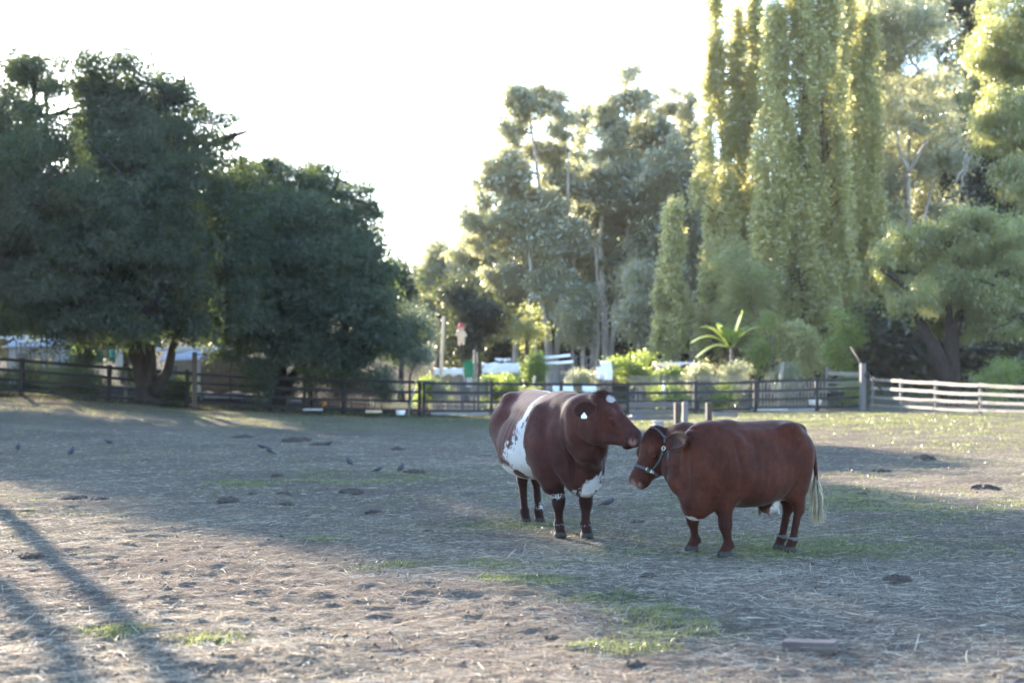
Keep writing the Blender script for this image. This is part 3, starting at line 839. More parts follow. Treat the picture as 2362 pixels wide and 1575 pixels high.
def masks1(V, N, pt, a, u, l, g):
    x, y, z = V.T
    nz = (fbm(x * 7, y * 7, z * 7, 3, 3) - .5); nf = (fbm(x * 24, y * 24, z * 24, 8, 2) - .5)
    side = sstep(.08, -.10, y)
    sc = np.interp(z, [.45, .60, .84, 1.1, 1.25], [.26, .30, .35, .28, .20]); hw = np.interp(z, [.45, .55, .65, .84, 1.1, 1.3], [.20, .17, .135, .115, .085, .045])
    d = (x - sc + .16 * nz + .05 * nf) / hw
    core = np.clip(1.45 - np.abs(d) - 1.0 * nz - .7 * nf, -.3, .95) * side * sstep(1.34, 1.26, z)
    # speckled roan fading towards the rump below mid height
    roan = side * sstep(-3.2, -.9, d) * sstep(.2, -.4, d) * sstep(1.22, .95, z) * sstep(-.45, -.10, x)
    W = np.maximum(core * 1.0, roan * (.72 + .7 * nz + .5 * nf + .04 * np.clip(d, -4, 0)))
    W = np.maximum(W, (.95 - np.abs(y - .03) / (.055 + .04 * nz)) * sstep(1.30, 1.335, z) * sstep(-.93, -.80, x) * sstep(.62, .35, x))   # spine stripe
    W = np.maximum(W, .95 * sstep(-.35, -.75, N[:, 2] + .5 * nz) * sstep(.70, .62, z) * sstep(-.72, -.5, x) * sstep(.50, .38, x))     # belly
    W = np.maximum(W, .55 * sstep(.70, .56, z + .1 * nz) * sstep(-.62, -.40, x) * sstep(.3, .1, x) * side)
    W = np.maximum(W, np.clip(1.45 - np.sqrt(((y - .105 - .25 * (z - .45)) / .085) ** 2 + ((z - .46) / .125) ** 2) - 2.2 * nz - .8 * nf, 0, 1) * (x > .80))   # chest
    W = np.maximum(W, .55 * np.exp(-((y + .03) / .09) ** 2 - ((z - .40) / .05) ** 2) * (x > .8))
    W = np.maximum(W, .46 * np.exp(-((z - .34) / .05) ** 2) * (x > .45) * (y < -.05) * (x < .85))
    W = np.maximum(W, .62 * np.exp(-((z - .12) / .06) ** 2 - ((y - .2 + .2 * nz) / .12) ** 2) * (x < -.4) * (y > 0))
    W = np.maximum(W, .40 * np.exp(-((z - .07) / .022) ** 2) * (x > .4))
    st = pt(.17, .0, -.035); W = np.maximum(W, .95 * sstep(1.2, .6, np.linalg.norm((V - st) * (1, 1, .75), axis=1) / .046 + 1.4 * nz))
    for (sx, sz, r) in ((.46, .66, .040), (.44, .60, .035), (.16, .53, .040), (.10, .51, .03)):
        W = W - 1.6 * np.exp(-(((x - sx) ** 2 + (z - sz) ** 2) / r ** 2)) * (y < -.1)
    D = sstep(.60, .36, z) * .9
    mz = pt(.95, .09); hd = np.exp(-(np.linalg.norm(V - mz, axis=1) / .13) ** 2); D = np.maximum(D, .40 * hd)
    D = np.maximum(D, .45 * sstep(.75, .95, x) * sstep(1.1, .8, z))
    n1 = pt(1.0, .085, -.05); n2 = pt(1.0, .085, .05)
    PK = np.clip(1.1 * np.exp(-(np.linalg.norm(V - n1, axis=1) / .042) ** 4) + 1.1 * np.exp(-(np.linalg.norm(V - n2, axis=1) / .042) ** 4), 0, .85)
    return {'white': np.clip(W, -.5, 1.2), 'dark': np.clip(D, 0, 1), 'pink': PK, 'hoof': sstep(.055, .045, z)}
hb = 13.05
ears1 = [(-1, P(1320, 948, 12.80), (.12, -1, -.20), .072, .30), (1, P(1392, 902, 13.32), (.8, -.3, .1), .060, .35)]
cow1, pt1, a1, u1, l1, g1, mc1 = build_cow(fr1, 1.38, secs1, feet, tops, poll1, nose1, neck1, extra1,
    ('roan_coat', (.037, .0128, .0105), (.064, .0205, .0155), (.014, .0068, .0066)),
    'stocky reddish brown cow with a white belt, nuzzling the smaller cow', masks1, ears1, leg_s=(1.14, 1.06), deep=1.38, eyes='closed', seed=3, lift=.05,
    tail=[((-.96, 0, 1.24), .035), ((-1.04, .0, 1.12), .03), ((-1.05, .0, .85), .022), ((-1.04, .0, .6), .018)])
# ear tag
tb = fr1.loc(P(1347, 957, 12.79)); ex = fr1.vec((1, 0, 0)); ez = np.array([0, 0, 1.0]); en = fr1.vec((0, -1, 0))
def flat_part(name, outline, c, ex, ez, en, th, mat, parent):
    n_ = len(outline); V = [c + ex * p[0] + ez * p[1] + en * th / 2 for p in outline] + [c + ex * p[0] + ez * p[1] - en * th / 2 for p in outline]
    Fs = [tuple(range(n_)), tuple(range(2 * n_ - 1, n_ - 1, -1))] + [(i, i + n_, (i + 1) % n_ + n_, (i + 1) % n_) for i in range(n_)]
    mb = MB(); mb.add(V, Fs); return mb.build(name, mat, parent)
flat_part('ear_tag', [(-.025, -.030), (.024, -.032), (.028, -.008), (.013, .008), (.010, .020), (-.005, .022), (-.010, .010), (-.026, -.004)], tb, ex, ez, en, .004, m_tag, cow1)
mb = MB(); mb.tube([tb + ez * .012 + en * .002, tb + ez * .012 + en * .009], .008, 10)
mb.build('tag_stud', m_tag, cow1, smooth=True)

# ---------------- plain red cow with halter, right
A2 = math.radians(33.0)
fr2 = Frame((2.02, 12.42), (-math.cos(A2), -math.sin(A2)))
def foot2(px, d):
    x = (px - 1181) / F * d; q = fr2.loc((x, d, 0)); q[2] = 0; return q
feet2 = [foot2(1676, 12.10), foot2(1600, 12.50), foot2(1826, 12.44), foot2(1801, 12.62)]
tops2 = [(.33, .14, .78), (.36, -.15, .78), (-.42, .13, .88), (-.42, -.15, .88)]
secs2 = [(-.67, 1.01, .80, .08), (-.63, 1.085, .66, .16), (-.54, 1.13, .54, .215), (-.36, 1.14, .49, .265), (-.12, 1.115, .42, .295), (.08, 1.11, .40, .292),
         (.26, 1.11, .42, .255), (.38, 1.105, .37, .205), (.50, 1.05, .33, .155), (.58, .93, .36, .14), (.63, .80, .48, .08)]
poll2 = P(1504, 992, 12.50); nose2 = P(1453, 1106, 12.36)
n2a = fr2.loc(P(1533, 1014, 12.58)); n2b = fr2.loc(P(1540, 1062, 12.54)); n2m = fr2.loc(P(1580, 1018, 12.46)); n2n = fr2.loc(P(1578, 1080, 12.36))
neck2 = [((.34, 0, .935), n2m, .16, .135, .14), (n2m, n2a, .135, .10, .08), ((.42, 0, .72), n2n, .20, .155, .14), (n2n, n2b, .155, .11, .08), (n2m, n2n, .14, .15, .10), ((.56, -.02, .50), fr2.loc(P(1555, 1110, 12.2)), .10, .06, .08)]
extra2 = [('e', (.50, -.03, .95), (.15, .085, .10), .14), ('e', (-.02, 0, 1.085), (.50, .05, .03), .10), ('c', (.20, -.0, 1.05), (.20, .20, .70), .09, .12, .10), ('e', (-.46, .15, .78), (.17, .11, .26), .12), ('e', (-.46, -.15, .78), (.17, .11, .26), .12), ('e', (-.37, .205, 1.085), (.085, .055, .05), .09), ('e', (-.37, -.205, 1.085), (.085, .055, .05), .09), ('e', (-.60, .09, 1.05), (.05, .04, .05), .06), ('e', (-.60, -.09, 1.05), (.05, .04, .05), .06),
          ('e', (.30, .19, .78), (.14, .075, .22), .10), ('e', (.30, -.19, .78), (.14, .075, .22), .10), ('e', (.56, 0, .44), (.09, .10, .12), .08),
          ('e', (-.02, .17, .64), (.26, .13, .18), .12), ('e', (-.28, .02, .42), (.10, .095, .095), .06),
          ('c', (-.24, .07, .36), (-.235, .07, .315), .014, .010, .02), ('c', (-.34, .08, .36), (-.345, .085, .315), .014, .010, .02),
          ('c', (-.24, -.05, .36), (-.235, -.05, .315), .014, .010, .02), ('c', (-.34, -.05, .36), (-.345, -.05, .315), .014, .010, .02)]
def masks2(V, N, pt, a, u, l, g):
    x, y, z = V.T
    nz = (noise(x * 6, y * 6, z * 6, 5) - .5)
    W = 1.15 * np.exp(-((x + .30) / .11) ** 4 - ((z - .42) / .11) ** 4) * (np.abs(y) < .16) * sstep(-.20, -.27, x)
    W = np.maximum(W, .95 * sstep(-.55, -.85, N[:, 2] + .3 * nz) * sstep(.30, .38, x) * (np.abs(y) < .13) * (z > .28))
    W = np.maximum(W, .8 * sstep(.42, .39, z) * np.exp(-((x - .05) / .06) ** 2) * (z > .36))
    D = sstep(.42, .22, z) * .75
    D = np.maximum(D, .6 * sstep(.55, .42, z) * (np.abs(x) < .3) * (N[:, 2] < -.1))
    mz = pt(.95, .09); D = np.maximum(D, .30 * np.exp(-(np.linalg.norm(V - mz, axis=1) / .10) ** 2))
    q = pt(1.0, .085, .0); PK = .85 * np.exp(-(np.linalg.norm((V - q), axis=1) / .058) ** 4)
    PK = np.maximum(PK, .6 * np.exp(-((x + .24) / .035) ** 2 - ((z - .34) / .04) ** 2) * (z < .38))
    c = pt(.05, .0); D = np.maximum(D, .6 * np.exp(-(np.linalg.norm(V - c, axis=1) / .08) ** 2))
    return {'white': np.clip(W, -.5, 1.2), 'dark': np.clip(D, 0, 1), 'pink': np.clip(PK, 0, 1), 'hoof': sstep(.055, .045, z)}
ears2 = [(1, P(1589, 1012, 11.93), (-.85, -.6, .05), .074, .34), (-1, P(1500, 1005, 12.62), (-.6, -.4, .2), .05, .3)]
cow2, pt2, a2, u2, l2, g2, mc2 = build_cow(fr2, 1.16, secs2, feet2, tops2, poll2, nose2, neck2, extra2,
    ('red_coat', (.040, .0120, .0070), (.063, .0180, .0092), (.020, .0075, .0060)),
    'smaller plain red brown cow wearing a halter, its head being nuzzled', masks2, ears2, leg_s=(.98, .90), deep=1.12, seed=5, taper=.10, pw=2.75)
# tail with pale switch (own part: hangs free)
def tail_part(fr, pts, rads, parent, mat, tuft0, tuft_len, seed, attrs0):
    mb = MB(); mb.tube(pts, rads, 10); o = mb.build('tail', mat, parent, smooth=True)
    for k in ('white', 'dark', 'pink'):
        at = o.data.attributes.new(k, 'FLOAT', 'POINT'); 
        at.data.foreach_set('value', np.full(len(o.data.vertices), attrs0.get(k, 0.0), np.float32))
    return o
tp = [np.array([-.58, 0, 1.06]), np.array([-.68, 0, 1.055]), np.array([-.765, .0, .96])] + [fr2.loc(P(*q)) for q in ((1877, 1040, 12.84), (1882, 1090, 12.82), (1885, 1130, 12.80), (1888, 1165, 12.80))]
tail2 = tail_part(fr2, tp, [.045, .036, .028, .021, .017, .014, .008], cow2, mc2, None, .3, 9, {'dark': .4})
rh = np.random.default_rng(11)
m_switch = leafmat('tail_switch_hair', (.17, .14, .105), (.48, .43, .35), trans=.25, gloss=.08, clump=20)
TV = []
for q in range(1500):
    t = rh.random(); i = 4 + (0 if t < .5 else 1); f = (t % .5) * 2
    r = tp[i] * (1 - f) + tp[i + 1] * f + rh.normal(0, .007, 3)
    L = rh.uniform(.16, .34) * (1.05 - .2 * t); sp = rh.normal(0, .024, 2)
    endz = max(r[2] - L, .19 + .1 * abs(rh.normal(0, .4)))
    e = np.array([r[0] + sp[0], r[1] + sp[1] - .01, endz]); mid = (r + e) / 2 + np.array([sp[0] * .45, sp[1] * .45, 0]); s_ = np.array([.0025, 0, 0]) if rh.random() < .5 else np.array([0, .0025, 0])
    TV.append([r - s_, r + s_, mid + s_, mid - s_, e])
TV = np.array(TV); nT = len(TV); bi = np.arange(nT)[:, None] * 5
npmesh('tail_switch', TV.reshape(-1, 3), [bi + np.array([0, 1, 2, 3]), bi + np.array([3, 2, 4])], m_switch, tail2, attrs={'rnd': np.repeat(rh.random(nT), 5)})

# halter, wrapped on the real head surface
from mathutils.bvhtree import BVHTree
body2 = [c for c in cow2.children if c.name.startswith('body')][0]
bvh = BVHTree.FromPolygons([v.co for v in body2.data.vertices], [tuple(p.vertices) for p in body2.data.polygons])
def wrap(pts, out=.004):
    """push points onto the head surface; returns (point, normal)"""
    R = []
    for p in pts:
        c, nn, i, dd = bvh.find_nearest(Vector(p)); nn = np.array(nn); R.append((np.array(c) + nn * out, nn))
    return R
def strap(name, pts, width, th, mat, parent):
    Rr = wrap(pts)
    V = []; Fs = []
    n_ = len(Rr)
    for i, (p, nn) in enumerate(Rr):
        t = nrm(Rr[min(i + 1, n_ - 1)][0] - Rr[max(i - 1, 0)][0]); s_ = nrm(np.cross(t, nn))
        for (q, o_) in ((-1, 0), (1, 0), (1, 1), (-1, 1)): V.append(p + s_ * q * width / 2 + nn * th * o_)
    for i in range(n_ - 1):
        for k in range(4): Fs.append((i * 4 + k, i * 4 + (k + 1) % 4, i * 4 + 4 + (k + 1) % 4, i * 4 + 4 + k))
    Fs += [(3, 2, 1, 0), tuple((n_ - 1) * 4 + k for k in range(4))]
    mb = MB(); mb.add(V, Fs); return mb.build(name, mat, parent)
def cast(s, v_out, ang):
    """point on head surface around the axis at s; ang 0 = forehead, 90 = cow's left"""
    c = pt2(s, .11, 0); d = u2 * math.cos(math.radians(ang)) + l2 * math.sin(math.radians(ang))
    r = bvh.ray_cast(Vector(c), Vector(d), .2)
    return np.array(r[0]) if r[0] is not None else c + d * .12
hal = bpy.data.objects.new('halter', None); link(hal, cow2); hal.location = (0, 0, 0)
strap('noseband', [cast(.70 + .02 * math.cos(math.radians(q)), 0, q) for q in np.linspace(-180, 180, 61)], .024, .005, m_strap, hal)
def line(a_, b_, n_): return [a_ * (1 - t) + b_ * t for t in np.linspace(0, 1, n_)]
for sg in (1, -1):
    q0 = cast(.69, 0, 108 * sg); q1 = cast(.20, 0, 108 * sg)
    strap('cheek_strap', line(q0, q1, 20), .019, .005, m_strap, hal)
th_ = [cast(.12 - .16 * math.cos(math.radians(q * .9)), 0, q) for q in np.linspace(-100, 100, 37)]
strap('crown_strap', th_, .020, .005, m_strap, hal)
a0 = cast(.14, 0, 100); b0 = pt2(.50, .30, .0)
tl = [fr2.loc(P(*q)) for q in ((1541, 1040, 12.27), (1541, 1060, 12.27), (1540, 1080, 12.28), (1538, 1097, 12.32))]
mb = MB(); ex2 = fr2.vec((1, 0, 0)); ey2 = fr2.vec((0, 1, 0)); V = []; Fs = []
for p in tl: V += [p - ex2 * .010, p + ex2 * .010, p + ex2 * .010 + ey2 * .005, p - ex2 * .010 + ey2 * .005]
for i in range(3):
    for k in range(4): Fs.append((i * 4 + k, i * 4 + (k + 1) % 4, i * 4 + 4 + (k + 1) % 4, i * 4 + 4 + k))
mb.add(V, Fs + [(3, 2, 1, 0), (12, 13, 14, 15)]); mb.build('throat_strap', m_strap, hal)
def ring(name, c, ax1, ax2, rx, ry, r, parent):
    mb = MB(); V = []; Fs = []; n1, n2 = 24, 6; nn = np.cross(ax1, ax2)
    for i in range(n1):
        a_ = 2 * math.pi * i / n1; e = 3.0
        ca, sa = math.cos(a_), math.sin(a_)
        k = (abs(ca) ** e + abs(sa) ** e) ** (-1 / e)
        p = c + ax1 * rx * ca * k + ax2 * ry * sa * k; o_ = nrm(ax1 * ca + ax2 * sa)
        for j in range(n2):
            b_ = 2 * math.pi * j / n2; V.append(p + r * (o_ * math.cos(b_) + nn * math.sin(b_)))
    for i in range(n1):
        for j in range(n2): Fs.append((i * n2 + j, ((i + 1) % n1) * n2 + j, ((i + 1) % n1) * n2 + (j + 1) % n2, i * n2 + (j + 1) % n2))
    mb.add(V, Fs); return mb.build(name, m_ring, parent, smooth=True)
def ring_at(s, ang, rx, ry, r, out=.014):
    c = cast(s, 0, ang); (p, nn), = wrap([c], out); t1_ = nrm(np.cross(nn, nrm(cast(s + .05, 0, ang) - c))); t2_ = nrm(np.cross(nn, t1_)); return p, t1_, t2_
p, x1, x2 = ring_at(.70, 78, 0, 0, 0); ring('buckle', p, x1, x2, .031, .021, .0035, hal)
p, x1, x2 = ring_at(.69, 108, 0, 0, 0); ring('square_ring', p, x1, x2, .018, .018, .0035, hal)
p, x1, x2 = ring_at(.22, 108, 0, 0, 0); ring('strap_ring', p, x1, x2, .014, .017, .0035, hal)
# strap on both hind pasterns
for f in feet2[2:]:
    mb = MB(); V_ = []; Fs = []
    for z_, r_ in ((.100, .047), (.102, .050), (.132, .049), (.134, .046)):
        for k in range(16): V_.append((f[0] - .017 + r_ * math.cos(k * math.pi / 8), f[1] + r_ * math.sin(k * math.pi / 8), z_))
    for i in range(3):
        for k in range(16): Fs.append((i * 16 + k, i * 16 + (k + 1) % 16, (i + 1) * 16 + (k + 1) % 16, (i + 1) * 16 + k))
    mb.add(V_, Fs); mb.build('leg_band', m_band, cow2, smooth=True)
# ------------------------------------------------------------------ paddock fences
def gz(x, y): return float(height(x, y))
m_dkwood = surf('weathered_dark_wood', (.009, .0085, .010), (.026, .024, .026), 9, .85, .4, stretch=(1, 1, 6))
m_midwood = surf('weathered_fence_wood', (.016, .015, .017), (.046, .043, .045), 9, .85, .4, stretch=(1, 1, 6))
m_gywood = surf('weathered_grey_wood', (.10, .095, .095), (.19, .18, .17), 9, .85, .4, stretch=(1, 1, 6))
m_brwood = surf('brown_post_wood', (.04, .030, .026), (.09, .068, .056), 8, .85, .4, stretch=(1, 1, 5))
m_palewood = surf('pale_painted_rail', (.14, .125, .10), (.29, .265, .215), 7, .8, .3, stretch=(5, 5, 1))
rf = random.Random(4)
def plank(mb, a, b, h, t, sag=0.0, wob=.006, seg=6):
    """a rail from a to b: height h, thickness t, slightly warped"""
    a = np.array(a, float); b = np.array(b, float); d = nrm(b - a); s_ = nrm(np.cross(d, (0, 0, 1))); V = []; Fs = []
    for i in range(seg + 1):
        q = i / seg; p = a + (b - a) * q; p[2] -= sag * 4 * q * (1 - q); p = p + s_ * rf.gauss(0, wob); p[2] += rf.gauss(0, wob * .6)
        hh = h * rf.uniform(.94, 1.04)
        for (u_, v_) in ((-1, -1), (1, -1), (1, 1), (-1, 1)): V.append(p + s_ * u_ * t / 2 + np.array([0, 0, v_ * hh / 2]))
    for i in range(seg):
        for k in range(4): Fs.append((i * 4 + k, i * 4 + (k + 1) % 4, i * 4 + 4 + (k + 1) % 4, i * 4 + 4 + k))
    Fs += [(3, 2, 1, 0), tuple(seg * 4 + k for k in range(4))]
    mb.add(V, Fs)
def fence_run(name, label, posts, rails, m_post, m_rail, side=.08, pw=.14, group=None, over=.06):
    """posts: list of (px, d, top_py); rails: list of z fraction (of the top) and heights"""
    w0 = [((px - 1181) / F * d, d, CH + (HY - ty) / F * d) for px, d, ty in posts]
    x0, y0 = w0[0][0], w0[0][1]
    root = empty(name, (x0, y0, gz(x0, y0)), label, 'fence', group)
    org = np.array([x0, y0, gz(x0, y0)])
    for (x, y, zt) in w0:
        g = gz(x, y); mb = MB(); H = zt - g
        mb.box((x, y, g + H / 2 - .15), (pw, pw, H + .3 + over * rf.uniform(.2, 1.2)), (rf.gauss(0, .012), rf.gauss(0, .012), rf.gauss(0, .1)), .012)
        mb.v[-1] -= org; mb.build('post', m_post, root)
    for i in range(len(w0) - 1):
        a, b = w0[i], w0[i + 1]
        dd = nrm(np.array([b[0] - a[0], b[1] - a[1], 0])); nn = np.array([-dd[1], dd[0], 0]); 
        if nn[1] > 0: nn = -nn
        off = nn * side
        for (fr_, h, t) in rails:
            za = gz(a[0], a[1]) + (a[2] - gz(a[0], a[1])) * fr_; zb = gz(b[0], b[1]) + (b[2] - gz(b[0], b[1])) * fr_
            mb = MB(); e = rf.gauss(0, .008)
            plank(mb, np.array([a[0], a[1], za + e]) + off - dd * .015 * 0, np.array([b[0], b[1], zb + e]) + off - dd * .006, h, t, sag=rf.uniform(0, .02))
            mb.v[-1] -= org; mb.build('rail', m_rail, root)
    return root
dk_rails = [(.945, .115, .05), (.67, .11, .04), (.40, .10, .04), (.14, .095, .04)]
fence_run('post_and_rail_fence', 'dark post and rail fence climbing the slope behind the shady tree',
          [(-170, 47.5, 808), (50, 49, 827), (252, 50.2, 843), (432, 51.6, 856), (622, 53.2, 867), (792, 54.6, 873), (968, 56.5, 878)], dk_rails, m_dkwood, m_dkwood)
fence_run('post_and_rail_fence', 'dark four rail fence crossing behind the two cows to the corner post',
          [(978, 56.6, 878), (1133, 57.2, 880), (1294, 57.6, 882), (1448, 57.8, 882), (1604, 58, 880), (1742, 58, 876), (1884, 58, 872), (1996, 58, 868)], dk_rails, m_midwood, m_midwood)
rt = fence_run('plank_fence', 'sunlit fence of pale planks running forward on the right',
          [(2012, 57.6, 869), (2078, 54.8, 873), (2158, 52.0, 877), (2262, 48.8, 883), (2390, 45.8, 889), (2550, 42.8, 896)],
          [(.935, .12, .035), (.67, .115, .035), (.41, .10, .035), (.17, .09, .035)], m_gywood, m_palewood, side=.075, pw=.09)
# wire mesh along the foot of the pale fence
mbm = MB(); og = np.array(rt.location)
wp = [(2012, 57.6), (2078, 54.8), (2158, 52.0), (2262, 48.8), (2390, 45.8)]
wv = []
for i in range(len(wp) - 1):
    for q in np.linspace(0, 1, 15)[:-1]:
        px = wp[i][0] * (1 - q) + wp[i + 1][0] * q; d = wp[i][1] * (1 - q) + wp[i + 1][1] * q
        x = (px - 1181) / F * d - .10; wv.append((x, d, gz(x, d)))
for k in range(5): mbm.tube([np.array((x, y, z + .05 + .11 * k)) - og for x, y, z in wv], .006, 4)
for (x, y, z) in wv: mbm.tube([np.array((x, y, z)) - og, np.array((x, y, z + .52)) - og], .005, 4)
mbm.build('wire_mesh', m_gywood, rt)

def single(name, label, cat, mb, mat, org, smooth=False, group=None):
    o = mb.build(name, mat, None, smooth, origin=org); return tag(o, label, cat, group)
def post_at(px, d, top, w_, label, mat, lean=(0, 0), name='wooden_post', round_=False, cat='post', group=None):
    x = (px - 1181) / F * d; g = gz(x, d); zt = CH + (HY - top) / F * d; mb = MB()
    if round_: mb.tube([(x, d, g - .2), (x + lean[0] * .5, d + lean[1] * .5, (g + zt) / 2), (x + lean[0], d + lean[1], zt)], [w_ / 2, w_ / 2 * .95, w_ / 2 * .85], 10)
    else: mb.box((x, d, (g + zt) / 2 - .1), (w_, w_, zt - g + .2), (lean[1] * .3, lean[0] * .5, .2), .01)
    return single(name, label, cat, mb, mat, (x, d, g))
post_at(290, 51.2, 846, .10, 'short grey post leaning against the shady tree trunk', m_gywood, (.06, 0))
tp_ = post_at(449, 51.0, 812, .17, 'tall square brown post right of the forked trunk', m_brwood)
post_at(1990, 57.3, 838, .20, 'thick grey corner post where both fences meet', m_gywood)
post_at(1907, 60.5, 846, .10, 'thin grey post holding a pale rail beyond the corner', m_gywood)
mb = MB(); a_ = P(1909, 861, 60.4); b_ = P(1980, 863, 59.6); plank(mb, a_, b_, .17, .05); single('wooden_rail', 'pale wooden rail beyond the dark fence, left of the corner post', 'rail', mb, m_palewood, a_)
for (yy) in (883, 892):
    mb = MB(); a_ = P(1909, yy, 60.4); b_ = P(1980, yy, 59.6); plank(mb, a_, b_, .06, .03); single('wooden_rail', 'thin pale rail seen through the dark fence, ' + ('upper' if yy == 883 else 'lower') + ' of the two', 'rail', mb, m_palewood, a_)
# leaning dead stick over the corner
mb = MB(); pts = [P(1962, 800, 58.2), P(1985, 835, 57.6), P(2008, 868, 57.0), P(2035, 902, 56.4)]
mb.tube(pts, [.025, .038, .04, .035], 8); mb.tube([P(1990, 842, 57.6), P(1996, 868, 57.1), P(2008, 890, 56.6)], [.02, .025, .02], 6)
single('dead_branch', 'long bare dead branch propped over the fence corner', 'branch', mb, m_brwood, P(2035, 902, 56.4), True)
# small pen in front of the dark fence
mb_posts = [(1562, 43.5, 929, .17, 'left of the three short posts behind the cows'), (1580, 42.3, 927, .15, 'middle of the three short posts, pale grey, behind the red cow'), (1635, 43.5, 929, .17, 'short square post above the red cow\'s withers, right of the pair')]
for px, d, ty, w_, lb in mb_posts: post_at(px, d, ty, w_, lb, m_gywood if px == 1580 else m_brwood, group=None)
for k, (yy, hh, lb) in enumerate(((933, .17, 'top board of the low grey pen beside the short posts'), (949, .15, 'middle board of the low grey pen beside the short posts'), (964, .13, 'bottom board of the low grey pen beside the short posts'))):
    mb = MB(); plank(mb, P(1452, yy, 47), P(1556, yy, 45.2), hh, .05); single('pen_board', lb, 'board', mb, m_gywood, P(1452, yy, 47))
mb = MB(); plank(mb, P(1644, 955, 48), P(1702, 957, 48), .14, .05); single('pen_board', 'single grey board right of the short posts, above the red cow', 'board', mb, m_gywood, P(1644, 955, 48))
mb = MB(); x_ = (1518 - 1181) / F * 40; mb.box((x_, 40, gz(x_, 40) + .12), (.28, .24, .24), (0, 0, .3), .02, .97); mb.box((x_, 40, gz(x_, 40) + .25), (.30, .26, .02), (0, 0, .3), .005)
single('white_crate', 'pale wooden crate on the grass above the halter cow\'s head', 'crate', mb, surf('crate_white', (.14, .14, .15), (.30, .29, .28), 9), (x_, 40, gz(x_, 40)))
mb = MB(); x_ = (1468 - 1181) / F * 50; mb.box((x_, 50, gz(x_, 50) + .09), (.42, .3, .16), (0, 0, .1), .04, 1.1)
single('feed_tub', 'low blue tub on the grass right of the belted cow\'s face', 'tub', mb, surf('blue_plastic', (.03, .045, .16), (.04, .06, .22), 6, .4, 0), (x_, 50, gz(x_, 50)))
# pale ladder-like prop leaning on the dark fence
mb = MB(); mb.tube([P(959, 880, 56.1), P(948, 925, 55.7), P(940, 964, 55.3)], .035, 8); mb.tube([P(959, 880, 56.1), P(1000, 878, 56.2)], .03, 6)
single('leaning_pole', 'pale grey pole leaning against the dark fence left of the gate post', 'pole', mb, m_gywood, P(940, 964, 55.3), True)
# old plank in the foreground
mat_old = surf('old_timber', (.07, .058, .056), (.15, .128, .12), 14, .85, .5, stretch=(.4, 3, 3))
c_ = px_ground(1868, 1508); mb = MB(); z_ = gz(c_[0], c_[1])
mb.box((0, 0, .006), (.28, .09, .055), (0, 0, 0), .004)
V0 = mb.v[0]; V0[:, 2] += .012 * np.sin(V0[:, 0] * 6)
o = mb.build('timber_offcut', mat_old); z_ = max(gz(c_[0] + u_ * .11, c_[1] - u_ * .05) for u_ in (-1, -.5, 0, .5, 1)); o.location = (c_[0], c_[1], z_ + .026); o.rotation_euler = (.03, .02, math.radians(-24))
tag(o, 'short weathered timber offcut lying in the near right foreground', 'timber')

# ------------------------------------------------------------------ dung and small stones
m_dung = surf('dry_dung', (.028, .021, .017), (.10, .077, .060), 30, .95, .8, dist=.02)
def dung_mesh(seed, n_=46, r=.16):
    g_ = np.linspace(-1, 1, n_); X, Y = np.meshgrid(g_, g_)
    R_ = np.sqrt(X ** 2 + Y ** 2); 
    fall = np.clip(1 - (R_ * (1 + 1.1 * (fbm(X * 2.6 + 5, Y * 2.6, 0, seed, 3) - .42))) ** 2, -.3, 1)
    Z = (.30 * fall + .34 * (fbm(X * 3.5, Y * 3.5, 0, seed + 5, 4) - .42) * (fall > 0)) * r
    V = np.stack([X.ravel() * r, Y.ravel() * r, Z.ravel()], 1)
    i = (np.arange(n_ - 1)[:, None] * n_ + np.arange(n_ - 1)[None]).ravel(); Q = np.stack([i, i + 1, i + n_ + 1, i + n_], 1)
    keep = fall.ravel()[Q].max(1) > -.05
    return V, Q[keep]
dl = [(168, 1150, .20, 'large dung heap left of centre, beside a smaller lump'), (230, 1152, .14, 'small dung lump just right of the large left heap'), (524, 1158, .17, 'dark flat dung pat among the pale straw, left of centre'),
      (582, 1141, .09, 'small dung lump above and right of the flat dark pat'), (640, 1100, .13, 'broken dung clod near two green tufts'), (652, 1143, .12, 'crumbled dung patch below the green tufts'), (660, 1166, .11, 'thin dung pat under the crumbled patch'),
      (813, 1136, .20, 'wide dung heap left of the belted cow'), (860, 1184, .12, 'mossy brown clod below the wide dung heap'), (955, 1092, .20, 'dark smooth dung mound beside a starling'),
      (690, 1020, .42, 'big dung heap in the far shade, centre left'), (738, 1026, .25, 'spread dung beside the big far heap'), (917, 1038, .20, 'dark dung mound on the far lit strip'), (560, 1000, .3, 'far dung patch left of the big heap'), (984, 1226, .06, 'tiny clod left of the belted cow\'s feet'),
      (72, 1288, .12, 'dung lump in the shade at the left edge'), (1272, 1472, .06, 'small clod in the sunny foreground, centre right'), (1462, 1535, .07, 'dark clod near the bottom, left of the timber offcut'), (628, 1428, .03, 'tiny dark clod in the near sunlight'), (2068, 1340, .16, 'low dung heap in the right hand shade'), (2275, 1130, .22, 'dung mound near the right edge, in shadow'), (2030, 1088, .20, 'brown patch of dung beyond the red cow\'s tail'),
      (1495, 1328, .08, 'low clod of earth in front of the red cow'), (1580, 1150, .12, 'dung pat left of the red cow\'s chest'), (1470, 1205, .10, 'dung pat beneath the halter cow\'s muzzle'), (1990, 1140, .10, 'dung clod right of the pale tail switch'), (250, 1290, .05, 'crumb of dung in the left foreground shadow'), (2130, 1060, .25, 'dark dung row on the sunlit right pasture')]
dmesh = [dung_mesh(s) for s in (1, 2, 3, 4, 5)]
